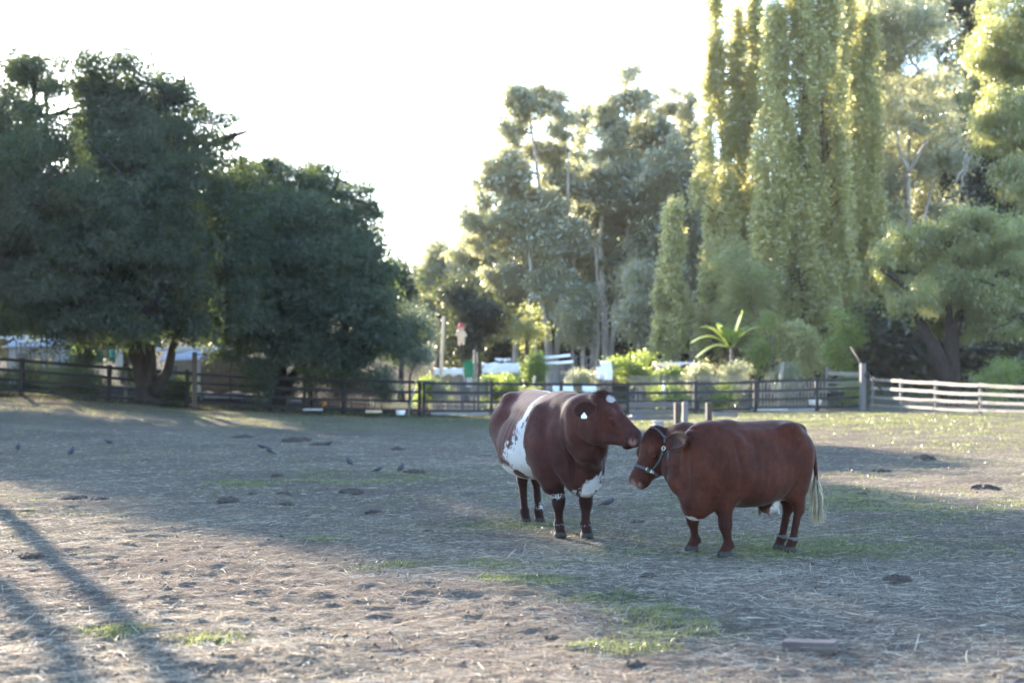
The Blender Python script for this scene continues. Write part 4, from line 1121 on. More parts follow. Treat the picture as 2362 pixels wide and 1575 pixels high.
for k, (px, py, r, lb) in enumerate(dl):
    c_ = px_ground(px, py); z_ = gz(c_[0], c_[1]); d_ = F * (CH - z_) / (py - HY); c_ = np.array([(px - 1181) / F * d_, d_]); z_ = gz(c_[0], c_[1])
    V, Q = dmesh[k % 5]; s_ = r / .16 * .88; V = V * (s_, s_ * .9, s_ * .9)
    o = npmesh('dung_heap', V, Q, m_dung, smooth=True); o.location = (c_[0], c_[1], z_ + .004); o.rotation_euler = (0, 0, k * 1.7)
    tag(o, lb, 'dung', 'dung heaps scattered over the paddock')

# ------------------------------------------------------------------ small birds on the ground
def bird_field(pose):
    fd = Field((-.13, -.05, -.005), (.12, .05, .17), .0028)
    up = pose == 'up'
    if up: 
        fd.ell((0, 0, .075), (.050, .030, .034), ((.85, 0, .53), (0, 1, 0), (-.53, 0, .85)), .015); fd.ell((.012, 0, .088), (.032, .027, .03), None, .02)
        fd.ell((.038, 0, .122), (.020, .017, .018), None, .018); fd.cone((.03, 0, .10), (.036, 0, .118), .017, .014, .01)
        fd.cone((.052, 0, .122), (.080, 0, .119), .0055, .002, .006)
        fd.cone((-.035, 0, .055), (-.090, 0, .022), .014, .006, .012)
        for s_ in (1, -1): fd.ell((-.012, s_ * .026, .072), (.048, .008, .022), ((.80, 0, .6), (0, 1, 0), (-.6, 0, .80)), .006)
    else:
        fd.ell((0, 0, .062), (.056, .029, .031), ((.96, 0, .26), (0, 1, 0), (-.26, 0, .96)), .015)
        fd.ell((.058, 0, .088), (.019, .016, .017), None, .022); fd.cone((.072, 0, .087), (.098, 0, .083), .005, .002, .006)
        fd.cone((-.04, 0, .052), (-.118, 0, .030), .014, .007, .012)
        for s_ in (1, -1): fd.ell((-.018, s_ * .026, .062), (.055, .008, .020), ((.95, 0, .3), (0, 1, 0), (-.3, 0, .95)), .006)
    V, Q = fd.surface(); return relax(V, Q, 2), Q
m_bird = surf('bird_feathers', (.018, .018, .026), (.055, .052, .060), 90, .5, .3)
m_beak = surf('bird_legs', (.20, .14, .05), (.3, .2, .08), 30, .5, 0)
def bird_proto(pose):
    V, Q = bird_field(pose)
    r_ = empty('bird', (0, 0, 0), 'x', 'bird')
    npmesh('body', V, Q, m_bird, r_, smooth=True)
    for s_ in (1, -1):
        mb = MB(); mb.tube([(.0, s_ * .012, .045), (-.004, s_ * .013, .022), (.004, s_ * .013, .002)], .0022, 5)
        for q in (-.4, 0, .4, 3.1): mb.tube([(.004, s_ * .013, .003), (.004 + .020 * math.cos(q), s_ * .013 + .020 * math.sin(q), .001)], .0014, 4)
        mb.build('leg', m_beak, r_)
    return r_
pu, ph = bird_proto('up'), bird_proto('h')
bl = [(42, 1037, 1.35, 'u', 100, 'dark bird standing at the far left edge of the paddock'), (165, 1048, 1.4, 'u', 80, 'black bird facing the camera, second from the left edge'), (250, 1012, 1.3, 'h', 150, 'small dark bird in the shade, above and right of the black bird'),
      (622, 1048, 1.3, 'u', 170, 'dark bird just below the big far dung heap'), (605, 1040, 1.2, 'h', 175, 'bird bending left beside another below the far dung heap'), (805, 1078, 1.15, 'u', 140, 'starling with pale breast left of the dark mound'), (925, 1092, 1.15, 'u', 60, 'starling standing just left of the dark dung mound'),
      (756, 1030, 1.3, 'h', 20, 'bird at the right end of the far dung heap'), (1402, 1172, 1.05, 'h', 22, 'grey bird walking on straw between the two cows'), (870, 1090, .9, 'h', 0, 'little bird crouching between the two starlings')]
first = {'u': pu, 'h': ph}; used = set()
for px, py, s_, kd, ang, lb in bl:
    src = first[kd]
    c_ = px_ground(px, py); z_ = gz(c_[0], c_[1]); d_ = F * (CH - z_) / (py - HY); x_ = (px - 1181) / F * d_
    if kd in used:
        r_ = src.copy(); COL.objects.link(r_)
        for ch in src.children:
            c2 = ch.copy(); COL.objects.link(c2); c2.parent = r_
    else: r_ = src; used.add(kd)
    r_.location = (x_, d_, gz(x_, d_)); r_.rotation_euler = (0, 0, math.radians(ang)); r_.scale = (s_, s_, s_)
    r_['label'] = lb; r_['group'] = 'small dark birds feeding in the paddock'
# ------------------------------------------------------------------ trees
def lobe(px, py, d, rx, ry, rd=None):
    """a crown lobe given where its centre and half-extent sit in the view (photo px at distance d)"""
    c = P(px, py, d); k = d / F
    return (c, np.array([rx * k, (rd if rd is not None else (rx + ry) / 2 * k), ry * k]))
def leaves(name, centers, spread, n_per, ln, wd, droop, mat, parent, rngt, org, upw=False, jit=.5, lean=None):
    """leaf-sized faces gathered round cluster centres"""
    C_ = np.repeat(centers, n_per, axis=0); N = len(C_)
    off = rngt.normal(0, 1, (N, 3)) * np.asarray(spread)
    p = C_ + off
    d = rngt.normal(0, 1, (N, 3)) * (1, 1, jit) + np.array([0, 0, -droop])
    if upw: d = rngt.normal(0, .45, (N, 3)) + np.array([0, 0, 1.0])
    if lean is not None: d = d + lean
    d = nrm_rows(d)
    s_ = nrm_rows(np.cross(d, rngt.normal(0, 1, (N, 3))))
    L = (ln * rngt.uniform(.6, 1.35, N))[:, None]; W = (wd * rngt.uniform(.6, 1.3, N))[:, None]
    V = np.stack([p, p + d * L * .45 + s_ * W / 2, p + d * L, p + d * L * .45 - s_ * W / 2], 1).reshape(-1, 3)
    Q = np.arange(N * 4).reshape(-1, 4)
    rc = np.repeat(rngt.random(len(centers)), n_per) * .6 + rngt.random(N) * .4
    return npmesh(name, V - org, Q, mat, parent, attrs={'rnd': np.repeat(rc, 4)})
def crown_points(lobes, n, rngt, shell=.62, gap=.40, gscale=.9, seed=0, flat_bottom=None, tuft=None, sig=.46):
    """cluster centres: every lobe is broken into tufts with air between them"""
    if tuft:
        fh, fv, per = tuft; T = []
        for c, r in lobes:
            size = (r[0] * r[1] * r[2]) ** (1 / 3)
            for q in range(max(5, int(per * (size / 2.2) ** 1.3))):
                d = nrm_rows(rngt.normal(0, 1, (1, 3)))[0]; rad = .30 + .72 * rngt.random() ** .6
                s_ = rngt.uniform(.6, 1.35)
                T.append((c + d * r * rad, np.array([size * fh * s_ * rngt.uniform(.7, 1.5), size * fh * s_, size * fv * s_ * rngt.uniform(.7, 1.4)]), math.atan2(d[1], d[0])))
        cen = np.array([t[0] for t in T]); rr_ = np.array([t[1] for t in T]); vol = rr_.prod(1) ** .62; pr = vol / vol.sum()
        k = rngt.choice(len(T), n, p=pr)
        g = rngt.normal(0, 1, (n, 3)); g = g / np.maximum(1, np.linalg.norm(g, axis=1) / 2.4)[:, None]
        p = cen[k] + g * rr_[k] * sig
        p[:, 2] -= .35 * rr_[k][:, 0] * (np.linalg.norm(g[:, :2], axis=1) * .5) ** 2        # tufts sag at their rim
        ok = fbm(p[:, 0] * gscale, p[:, 1] * gscale, p[:, 2] * gscale, seed, 3) > gap - .06
        if flat_bottom is not None: ok &= p[:, 2] > flat_bottom
        return p[ok]
    vol = np.array([(r[0] * r[1] * r[2]) ** (2 / 3) for c, r in lobes]); pr = vol / vol.sum()
    out = []; tot = 0
    while tot < n:
        k = rngt.choice(len(lobes), n, p=pr)
        c = np.array([l_[0] for l_ in lobes])[k]; r = np.array([l_[1] for l_ in lobes])[k]
        d = nrm_rows(rngt.normal(0, 1, (n, 3)))
        rad = shell + (1.05 - shell) * rngt.random(n) ** .7
        rad = np.where(rngt.random(n) < .18, rngt.random(n) ** .5, rad)
        p = c + d * r * rad[:, None]
        ok = fbm(p[:, 0] * gscale, p[:, 1] * gscale, p[:, 2] * gscale, seed, 3) > gap
        out.append(p[ok]); tot += ok.sum()
    return np.concatenate(out)[:n]
def limb(mb, a, b, ra, rb, rr, wob=.08, n=6, sag=0.0, sides=7):
    a = np.array(a, float); b = np.array(b, float); L = np.linalg.norm(b - a); pts = []; rad = []
    for i in range(n + 1):
        t = i / n; p = a + (b - a) * t + np.array([rr.gauss(0, wob), rr.gauss(0, wob), rr.gauss(0, wob * .5)]) * L * .25 * math.sin(math.pi * t)
        p[2] += sag * L * math.sin(math.pi * t); pts.append(p); rad.append(ra + (rb - ra) * t ** .8)
    mb.tube(pts, rad, sides); return pts
SLOTS = [((-.4, 26.1), .34, 3.0, 8.6), ((-.2, 15.7), .34, 8.8, 12.2)]
def cut_slots(p, slots):
    ca, sa = math.cos(SUN_AZ), math.sin(SUN_AZ)
    for (x0, y0), w_, z0, z1 in slots:
        dist = np.abs((p[:, 0] - x0) * ca + (p[:, 1] - y0) * sa)
        p = p[~((dist < w_ * (.7 + .6 * noise(p[:, 2] * .8, p[:, 1] * .3, 0, 5))) & (p[:, 2] > z0) & (p[:, 2] < z1))]
    # the treetop dips where the last light skims over to the belted cow's back
    ux, uy = -sa, ca; t = (p[:, 0] - .38) * ux + (p[:, 1] - 14.3) * uy; dist = np.abs((p[:, 0] - .38) * ca + (p[:, 1] - 14.3) * sa)
    return p[~((dist < .6) & (p[:, 2] > 1.25 + math.tan(SUN_EL) * t) & (noise(p[:, 0] * 9, p[:, 1] * 9, p[:, 2] * 9, 6) > .38))]
def tree(name, label, cat, base, stems, lobes, mats, ncl, nper, ln, wd, spread, droop=.6, seed=0, gap=.40, gscale=.9, shell=.62, flat_bottom=None, twigs=40, upw=False, group=None, lean=None, extra_limbs=(), limb_r=.10, tuft=(.25, .17, 60), slots=(), sat=0):
    """stems: list of (points, r0, r1)"""
    rngt = np.random.default_rng(seed); rr = random.Random(seed)
    base = np.array(base, float); org = base
    root = empty(name, base, label, cat, group)
    mb = MB(); tips = []
    for pts, r0, r1 in stems:
        pts = [np.array(p, float) - org for p in pts]; n_ = len(pts)
        P2 = []
        for i in range(n_ - 1):
            for q in range(3):
                t = q / 3; P2.append(pts[i] * (1 - t) + pts[i + 1] * t + np.array([rr.gauss(0, .05), rr.gauss(0, .05), 0]) * r0 * (1 if (i or q) else 0))
        P2.append(pts[-1]); m_ = len(P2)
        mb.tube(P2, [(r0 + (r1 - r0) * (i / (m_ - 1)) ** .8) * (1.0 + (.35 * math.exp(-i * 1.2))) for i in range(m_)], 12)
        tips += P2[m_ // 3:]
    if sat:          # small outlying sprays that break up the outline
        rs_ = random.Random(seed + 5); more = []
        for c, r in lobes:
            for q in range(sat):
                th = rs_.uniform(0, 2 * math.pi); ph = rs_.uniform(-.5, .9); k_ = rs_.uniform(.95, 1.3); f_ = rs_.uniform(.28, .5)
                more.append((c + np.array([math.cos(th) * math.cos(ph), math.sin(th) * math.cos(ph) * .6, math.sin(ph)]) * r * k_, r * f_))
        lobes = list(lobes) + more
    pts = crown_points(lobes, ncl, rngt, shell, gap, gscale, seed, flat_bottom, tuft)
    pts = cut_slots(pts, slots)
    for c, r in lobes:
        c0 = c - org; t_ = min(tips, key=lambda q: np.linalg.norm(q - c0) + .8 * max(0, q[2] - c0[2]))
        pp = limb(mb, t_, c0 + (0, 0, -.1), limb_r, limb_r * .4, rr); tips.append(pp[3])
    for k in range(twigs):
        q = pts[rr.randrange(len(pts))] - org; t_ = min(tips, key=lambda z: np.linalg.norm(z - q) + .5 * max(0, z[2] - q[2]))
        limb(mb, t_, q, limb_r * .35, limb_r * .08, rr, n=4, sides=5)
    for a_, b_, ra_, rb_ in extra_limbs: limb(mb, np.array(a_) - org, np.array(b_) - org, ra_, rb_, rr, wob=.15)
    mb.build('trunk', mats[0], root, smooth=True)
    leaves('crown', pts, spread, nper, ln, wd, droop, mats[1], root, rngt, org, upw, lean=lean)
    return root
bark_dk = surf('dark_bark', (.012, .010, .010), (.036, .029, .026), 7, .9, .8, stretch=(1, 1, .25), dist=.03)
bark_euc = surf('smooth_pale_bark', (.20, .18, .165), (.42, .39, .35), 2.5, .75, .3, stretch=(1, 1, .3))
bark_br = surf('brown_bark', (.045, .033, .028), (.11, .082, .065), 5, .9, .8, stretch=(1, 1, .2), dist=.03)
lf_dark = leafmat('shade_tree_leaves', (.010, .018, .019), (.040, .056, .050), trans=.34, tcol=(.20, .26, .04), gloss=.02, clump=.5)
lf_dark2 = leafmat('shade_tree_leaves_grey', (.018, .030, .030), (.060, .082, .072), trans=.34, tcol=(.22, .28, .05), gloss=.025, clump=.5)
lf_euc = leafmat('gum_leaves', (.05, .06, .04), (.22, .23, .13), trans=.5, tcol=(.64, .64, .28), gloss=.17, clump=.35)
lf_eucb = leafmat('gum_leaves_bright', (.05, .07, .022), (.22, .25, .075), trans=.55, tcol=(.54, .56, .16), gloss=.12, clump=.35)
lf_lean = leafmat('gum_leaves_green', (.04, .055, .02), (.17, .19, .07), trans=.55, tcol=(.60, .62, .13), gloss=.10, clump=.35)
lf_pop = leafmat('poplar_leaves', (.08, .09, .035), (.34, .34, .14), trans=.60, tcol=(.92, .88, .32), gloss=.12, grough=.5, clump=.5)
lf_bush = leafmat('garden_leaves', (.050, .075, .018), (.160, .210, .045), trans=.5, tcol=(.42, .52, .06), gloss=.08, clump=1.0)
lf_wood = leafmat('wood_leaves', (.016, .020, .020), (.050, .055, .040), trans=.3, tcol=(.14, .17, .03), gloss=.06, clump=.2)
lf_olive = leafmat('grey_shrub_leaves', (.070, .090, .075), (.150, .180, .140), trans=.3, gloss=.08, clump=.8)

# --- the big shady tree at the left
bx, by = (340 - 1181) / F * 50.5, 50.5; b0 = (bx, by, gz(bx, by))
S = lambda px, py, d: P(px, py, d)
stems = [([b0, S(336, 880, 50.5), S(318, 830, 50.6), S(300, 780, 50.6), S(262, 700, 51), S(220, 560, 52)], .46, .12),
         ([S(345, 900, 50.4), S(347, 840, 50.3), S(346, 770, 50.2), S(352, 640, 50), S(360, 420, 51)], .24, .10),
         ([S(355, 905, 50.3), S(385, 860, 50.0), S(398, 800, 49.6), S(420, 720, 49), S(470, 560, 50)], .22, .09)]
L = [lobe(60, 520, 50, 190, 200, 4.5), lobe(-60, 640, 49, 170, 130, 4), lobe(180, 330, 52, 190, 130, 4), lobe(40, 300, 52, 130, 90, 3), lobe(330, 330, 52, 150, 130, 3.5), lobe(250, 200, 52.5, 130, 80, 2.5),
     lobe(110, 175, 53, 90, 60, 2), lobe(310, 150, 53, 60, 55, 1.5), lobe(440, 400, 51, 130, 140, 4), lobe(400, 560, 49, 190, 150, 5), lobe(200, 680, 47, 200, 90, 3.5), lobe(440, 690, 47.5, 170, 90, 3.5),
     lobe(-20, 720, 47, 150, 60, 3), lobe(90, 600, 46.5, 170, 110, 3), lobe(300, 610, 46, 170, 110, 3), lobe(350, 735, 46.5, 200, 50, 2.5), lobe(120, 740, 48, 130, 45, 2.5), lobe(480, 300, 52, 60, 60, 2), lobe(545, 300, 52, 22, 9, .5), lobe(300, 470, 48, 200, 160, 4.5), lobe(500, 500, 50, 110, 160, 4), lobe(150, 450, 48, 180, 150, 4), lobe(20, 380, 51, 130, 100, 4), lobe(470, 640, 49, 120, 120, 4), lobe(250, 745, 47, 260, 45, 3), lobe(-40, 500, 50, 120, 150, 4), lobe(530, 560, 51, 80, 150, 3.5), lobe(380, 250, 52.5, 90, 80, 2.5), lobe(180, 240, 52.5, 150, 90, 3), lobe(30, 230, 52.5, 70, 60, 2), lobe(500, 720, 50, 110, 60, 3), lobe(200, 160, 52, 120, 60, 2.5), lobe(90, 160, 52, 80, 50, 2.5), lobe(400, 220, 52.5, 60, 50, 2)]
tree('shade_tree', 'huge dark spreading tree with three stems, left of the paddock', 'tree', b0, stems, L, (bark_dk, lf_dark), 13500, 26, .20, .06, (.22, .22, .10), .8, seed=11, gap=.40, gscale=.42, shell=.50, twigs=140, limb_r=.13, tuft=(.24, .13, 75), slots=SLOTS, sat=1)
# --- its neighbour behind the fence
bx, by = (640 - 1181) / F * 58, 58.0; b0 = (bx, by, gz(bx, by))
stems = [([b0, S(650, 860, 58), S(655, 760, 58), S(640, 600, 58), S(640, 480, 58)], .26, .09), ([S(655, 900, 58), S(700, 820, 58), S(760, 700, 58), S(790, 560, 58)], .18, .07)]
L = [lobe(620, 480, 58, 110, 120, 3.5), lobe(560, 600, 56, 130, 130, 4), lobe(720, 470, 58, 110, 105, 3.5), lobe(800, 540, 58, 80, 90, 3), lobe(700, 620, 55, 170, 120, 4), lobe(830, 660, 56, 75, 110, 3),
     lobe(720, 750, 54.5, 190, 80, 3), lobe(590, 720, 54.5, 110, 80, 3), lobe(860, 770, 56, 80, 75, 2.5), lobe(640, 410, 58.5, 60, 50, 2), lobe(740, 400, 58.5, 50, 40, 2), lobe(830, 440, 58.5, 40, 40, 1.5), lobe(650, 560, 55, 160, 140, 4), lobe(780, 640, 55, 120, 130, 4), lobe(860, 580, 57, 50, 80, 2.5), lobe(680, 800, 55, 170, 55, 3), lobe(850, 810, 56, 90, 60, 2.5), lobe(570, 480, 57, 80, 110, 3)]
tree('shade_tree', 'rounded dark green tree overlapping the big shady tree on its right', 'tree', b0, stems, L, (bark_dk, lf_dark2), 9000, 26, .20, .06, (.22, .22, .10), .8, seed=12, gap=.40, gscale=.42, shell=.5, twigs=60, tuft=(.24, .13, 75), slots=SLOTS, sat=1)
# unseen neighbours further left (their shade reaches the paddock)
def simple_tree(name, label, cat, px, d, top, bot, rx, mats, ncl, nper, ln, wd, seed, droop=.5, spread=.45, trunk_r=.2, gap=.42, tpx=None, nl=7, group=None, yb=None):
    """irregular crown between rows top..bot, half width rx (px)"""
    rr = random.Random(seed); x = ((tpx or px) - 1181) / F * d; b0 = (x, d, gz(x, d)); H = bot - top; L = []
    for k in range(nl):
        t = (k + .5) / nl; wv_ = math.sin(math.pi * (t * .85 + .08)) ** .7
        L.append(lobe(px + rr.uniform(-.45, .45) * rx * wv_, bot - H * (t * .86 + .10), d + rr.uniform(-.4, .4) * rx * d / F, rx * wv_ * rr.uniform(.5, .75), H / nl * rr.uniform(.75, 1.15), rx * wv_ * .7 * d / F))
    t0 = P((tpx or px), bot, d); t1 = P(px + rr.uniform(-.2, .2) * rx, top + H * .3, d)
    return tree(name, label, cat, b0, [([b0, t0, (t0 + t1) / 2 + (rr.uniform(-.4, .4), 0, 0), t1], trunk_r, trunk_r * .3)], L, mats, ncl, nper, ln, wd, (spread, spread, spread * .6), droop, seed=seed, gap=gap, twigs=24, group=group, limb_r=trunk_r * .4)

simple_tree('shade_tree', 'unseen dark tree beyond the left edge, added for its shade', 'tree', -330, 50, 330, 800, 190, (bark_dk, lf_dark), 4200, 24, .19, .065, 13, trunk_r=.3)
bx, by = -9.9, 24.2; b0 = (bx, by, gz(bx, by))
tree('twin_stem_tree', 'tall twin stemmed tree just outside the left edge of the photo', 'tree', b0, [([b0, (-9.5, 24, 1.2), (-9.25, 24, 3), (-9.25, 24, 5), (-9.6, 24, 7), (-11.2, 24.5, 9.5)], .125, .09), ([b0, (-10.25, 24, 1.2), (-10.1, 24, 3), (-9.75, 24.1, 5), (-10.2, 24.2, 7), (-12.2, 24.5, 9.5)], .13, .09)],
     [(np.array((-12.6, 24.5, 9.9)), np.array((1.4, 1.6, 1.2))), (np.array((-13.6, 25, 8.4)), np.array((1.3, 1.6, 1.2)))], (bark_dk, lf_dark), 700, 22, .14, .05, (.25, .25, .15), seed=71, twigs=10,
     extra_limbs=[((-10.2, 24, 1.6), (-10.7, 24, 3.4), .12, .11), ((-10.7, 24, 3.4), (-10.45, 24, 5.6), .11, .10), ((-10.45, 24, 5.6), (-12.2, 24.4, 8.6), .10, .06), ((-9.3, 24, 4.4), (-8.95, 23.6, 5.4), .03, .015)])
simple_tree('dark_tree', 'low dark tree between the shady trees and the bright gap of sky', 'tree', 925, 84, 575, 830, 62, (bark_dk, lf_dark2), 800, 22, .22, .09, 14)
simple_tree('grey_shrub', 'bluish grey shrub at the right foot of the dark trees', 'shrub', 945, 60, 700, 868, 62, (bark_dk, lf_olive), 650, 22, .11, .04, 15, spread=.25, trunk_r=.06)
simple_tree('dark_shrub', 'dark thin shrub growing at the fence right of the tall post', 'shrub', 600, 52.3, 828, 935, 42, (bark_dk, lf_dark), 260, 16, .08, .03, 16, spread=.2, trunk_r=.05)
simple_tree('dark_shrub', 'dark scrubby bush under the neighbour tree, behind the fence', 'shrub', 720, 59, 800, 915, 52, (bark_dk, lf_dark), 260, 18, .10, .04, 17, spread=.25, trunk_r=.06)

for k, (px, lb) in enumerate(((-170, 'added dark tree shading the left fence ground, furthest left'), (60, 'added dark tree shading the left fence ground, behind the left of the big crown'), (290, 'added dark tree shading the left fence ground, behind the forked trunk'), (500, 'added dark tree shading the left fence ground, hidden where the two shady crowns meet'))):
    simple_tree('dark_tree', lb, 'tree', px, 82, 440, 845, 150, (bark_dk, lf_wood), 1500, 20, .34, .14, 90 + k, trunk_r=.25)  # added trees, mostly hidden, blocking sun from the ground under the big crown
# --- eucalypts in the centre
def euc(label, base_px, d, stems_px, lobes_px, ncl, seed, mats=(bark_euc, lf_euc), gap=.44, nper=18, ln=.34, wd=.105, trunk_r=.32, droop=1.0, spread=.27, shell=.5, twigs=70, limbs=()):
    x = (base_px - 1181) / F * d; b0 = (x, d, gz(x, d))
    stems = []
    for i, sp in enumerate(stems_px): stems.append(([b0] + [P(px, py, d + (k % 3 - 1) * .5) for k, (px, py) in enumerate(sp)], trunk_r * (1 if i == 0 else .7), trunk_r * .25))
    L = [lobe(px, py, d + ((k * 37) % 7 - 3) * .7, rx, ry) for k, (px, py, rx, ry) in enumerate(lobes_px)]
    return tree('gum_tree', label, 'tree', b0, stems, L, mats, ncl, nper, ln, wd, (spread, spread, spread * .7), droop, seed=seed, gap=gap, gscale=.7, shell=shell, twigs=twigs, limb_r=trunk_r * .35, tuft=(.21, .21, 62), sat=3,
                extra_limbs=[(P(a[0], a[1], a[2]), P(b[0], b[1], b[2]), ra, rb) for a, b, ra, rb in limbs])
euc('gum tree with dark rounded top left of the centre eucalypts', 1275, 98, [[(1262, 760), (1250, 660), (1262, 560), (1240, 400), (1220, 260)], [(1290, 740), (1295, 620), (1310, 480), (1310, 350)]],
    [(1210, 235, 55, 45), (1265, 230, 35, 30), (1180, 305, 40, 35), (1250, 345, 50, 30), (1160, 390, 45, 50), (1230, 430, 65, 55), (1130, 460, 40, 35), (1300, 290, 32, 40), (1200, 520, 75, 55), (1110, 530, 55, 40), (1300, 420, 50, 60), (1280, 530, 70, 60), (1340, 260, 25, 30), (1180, 610, 70, 50), (1290, 640, 60, 50)], 6500, 21, gap=.46)
euc('tall pale gum tree with a dark tip at its top', 1400, 104, [[(1395, 720), (1385, 560), (1400, 400), (1430, 240), (1455, 170)], [(1420, 700), (1450, 520), (1490, 350)]],
    [(1452, 170, 32, 28), (1420, 215, 28, 28), (1395, 270, 38, 40), (1345, 300, 25, 35), (1480, 235, 45, 45), (1440, 330, 70, 60), (1510, 330, 50, 60), (1400, 430, 75, 60), (1490, 450, 70, 70), (1350, 460, 40, 40), (1430, 540, 75, 60), (1530, 530, 50, 60), (1460, 640, 65, 55), (1530, 260, 25, 30)], 8000, 22, gap=.45)
euc('thin gum tree showing between the pale gum and the tall poplars', 1600, 108, [[(1600, 700), (1590, 500), (1575, 330), (1572, 230)]],
    [(1572, 235, 32, 40), (1590, 310, 30, 40), (1565, 400, 45, 60), (1610, 430, 40, 60), (1590, 520, 50, 60), (1570, 620, 45, 60)], 3000, 23, gap=.47)
euc('broad gum filling the lower wood left of the slanting trunks', 1190, 108, [[(1190, 740), (1180, 620), (1190, 520)]],
    [(1110, 560, 60, 50), (1180, 520, 70, 60), (1250, 560, 60, 60), (1130, 640, 70, 60), (1220, 650, 70, 60), (1080, 620, 50, 50), (1170, 720, 70, 50)], 3200, 51, gap=.42)
euc('broad gum filling the wood between the two tall gums', 1370, 110, [[(1370, 740), (1365, 600), (1360, 450)]],
    [(1330, 400, 60, 70), (1370, 500, 70, 70), (1320, 560, 70, 70), (1440, 590, 80, 70), (1380, 660, 80, 60), (1300, 680, 60, 60), (1500, 660, 60, 70)], 3600, 52, gap=.42)
euc('pale gum filling the wood just left of the tall poplars', 1560, 100, [[(1560, 740), (1550, 600), (1545, 420)]],
    [(1530, 400, 50, 70), (1560, 500, 60, 70), (1500, 560, 60, 70), (1600, 580, 60, 80), (1540, 660, 70, 60), (1620, 420, 45, 80), (1490, 440, 50, 60)], 3200, 53, gap=.42)
simple_tree('pale_tree', 'low yellow green tree left of the house on the hill', 'tree', 1010, 112, 545, 690, 45, (bark_br, lf_euc), 600, 20, .32, .12, 24)
simple_tree('pale_tree', 'lower grey green tree in front of the hillside house', 'tree', 1100, 106, 622, 760, 60, (bark_br, lf_euc), 700, 20, .30, .11, 25)
simple_tree('dark_tree', 'dark tree behind the red and cream scarecrow', 'tree', 1075, 92, 640, 840, 75, (bark_dk, lf_wood), 800, 22, .26, .10, 26)
simple_tree('small_tree', 'small bright green tree among the dark trunks', 'tree', 1215, 90, 700, 800, 40, (bark_br, lf_eucb), 260, 18, .22, .08, 27)
simple_tree('small_tree', 'dappled tree right of the slanting gum trunks', 'tree', 1345, 94, 640, 810, 70, (bark_euc, lf_euc), 620, 20, .26, .09, 28, gap=.48)
simple_tree('small_tree', 'hanging olive green tree beside the narrow poplar', 'tree', 1475, 86, 600, 800, 55, (bark_euc, lf_euc), 900, 20, .22, .07, 29, droop=1.4, gap=.44)
for k, (px, d, tpy, r, lb) in enumerate(((1242, 96, 560, .22, 'slim leaning pale trunk left among the gums'), (1385, 99, 560, .16, 'slim pale trunk right of the slanting gum'), (1325, 97, 520, .14, 'thin straight pale trunk between two gums'))):
    x = (px - 1181) / F * d; mb = MB(); b = np.array([x, d, gz(x, d)]); top = P(px - 26 + k * 14, tpy, d); limb(mb, b, top, r, r * .5, random.Random(k), wob=.1, n=8)
    single('tree_trunk', lb, 'trunk', mb, bark_euc, b, True)

# --- poplars
def poplar(label, px, d, top, bot, rx, ncl, seed, peaks=None, tr=.22):
    rngt = np.random.default_rng(seed); rr = random.Random(seed)
    x = (px - 1181) / F * d; b0 = np.array([x, d, gz(x, d)]); root = empty('poplar_tree', b0, label, 'tree')
    k = d / F; mb = MB(); peaks = peaks or [(px, top, rx)]
    pts = []
    for (qx, qt, qr) in peaks:
        t1 = P(qx, qt + 25, d) - b0; s0 = P((px * .5 + qx * .5), bot, d) - b0
        limb(mb, np.array([rr.uniform(-.2, .2), 0, 0]), t1, tr, .03, rr, wob=.02, n=10)
        n_ = int(ncl * qr / sum(p_[2] for p_ in peaks))
        # plumes: vertical sprays hugging the stem, of uneven height, leaving dark grooves between
        npl = max(14, n_ // 40)
        for j in range(npl):
            a_ = rr.uniform(0, 2 * math.pi); h0 = rr.random() ** 1.1; Lp = rr.uniform(.10, .22) * (bot - qt); yy = bot - h0 * (bot - qt)
            pr = lambda y_: qr * min(1, ((y_ - qt) / (bot - qt)) ** .55 * 1.25) * (1 if y_ < bot - 60 else .9)
            r0 = pr(max(yy - Lp * .3, qt + 5)) * rr.uniform(.35, 1.05)
            m_ = max(4, n_ // npl)
            t = rngt.random(m_)
            yv = yy - t * Lp; rv = r0 * (1 - .35 * t) * (1 - .0 * t)
            ok = yv > qt
            cx = P(qx, 878, d)[0]; zz = CH + (HY - yv) / F * d
            q = np.stack([cx + rv * k * math.cos(a_) + rngt.normal(0, .17, m_), d + rv * k * math.sin(a_) + rngt.normal(0, .17, m_), zz + rngt.normal(0, .15, m_)], 1)
            pts.append(q[ok])
            if rr.random() < .5: limb(mb, np.array([cx, d, zz[0] - 1.2]) - b0 + (0, 0, 0), q[0] - b0, .05, .015, rr, n=3, sides=5)
    pts = np.concatenate(pts)
    mb.build('trunk', bark_br, root, smooth=True)
    leaves('crown', pts, (.14, .14, .25), 17, .20, .15, .2, lf_pop, root, rngt, b0, upw=False)
    return root
poplar('narrow bright poplar, shorter than the others, nearest the pale gums', 1556, 80, 478, 850, 50, 1500, 31)
poplar('tall slender poplar column with thin pointed tops', 1690, 82, -40, 850, 52, 5000, 32, peaks=[(1650, -20, 58), (1700, 20, 50), (1745, -60, 60)])
poplar('broad bright poplar in front, its foliage reaching to the fence', 1850, 77, -120, 868, 90, 7800, 33, peaks=[(1790, 20, 66), (1850, -150, 85), (1910, -60, 66)], tr=.3)
poplar('leafy poplar behind the broad one, with a dark bare stem', 1955, 84, -100, 850, 60, 4600, 34, peaks=[(1950, -100, 62), (2000, 40, 50)])
simple_tree('soft_pine', 'soft feathery pine standing in front of the tall poplars', 'tree', 1705, 74, 548, 790, 62, (bark_br, lf_eucb), 1300, 26, .20, .025, 35, droop=.2, tpx=1782, trunk_r=.2, spread=.4)
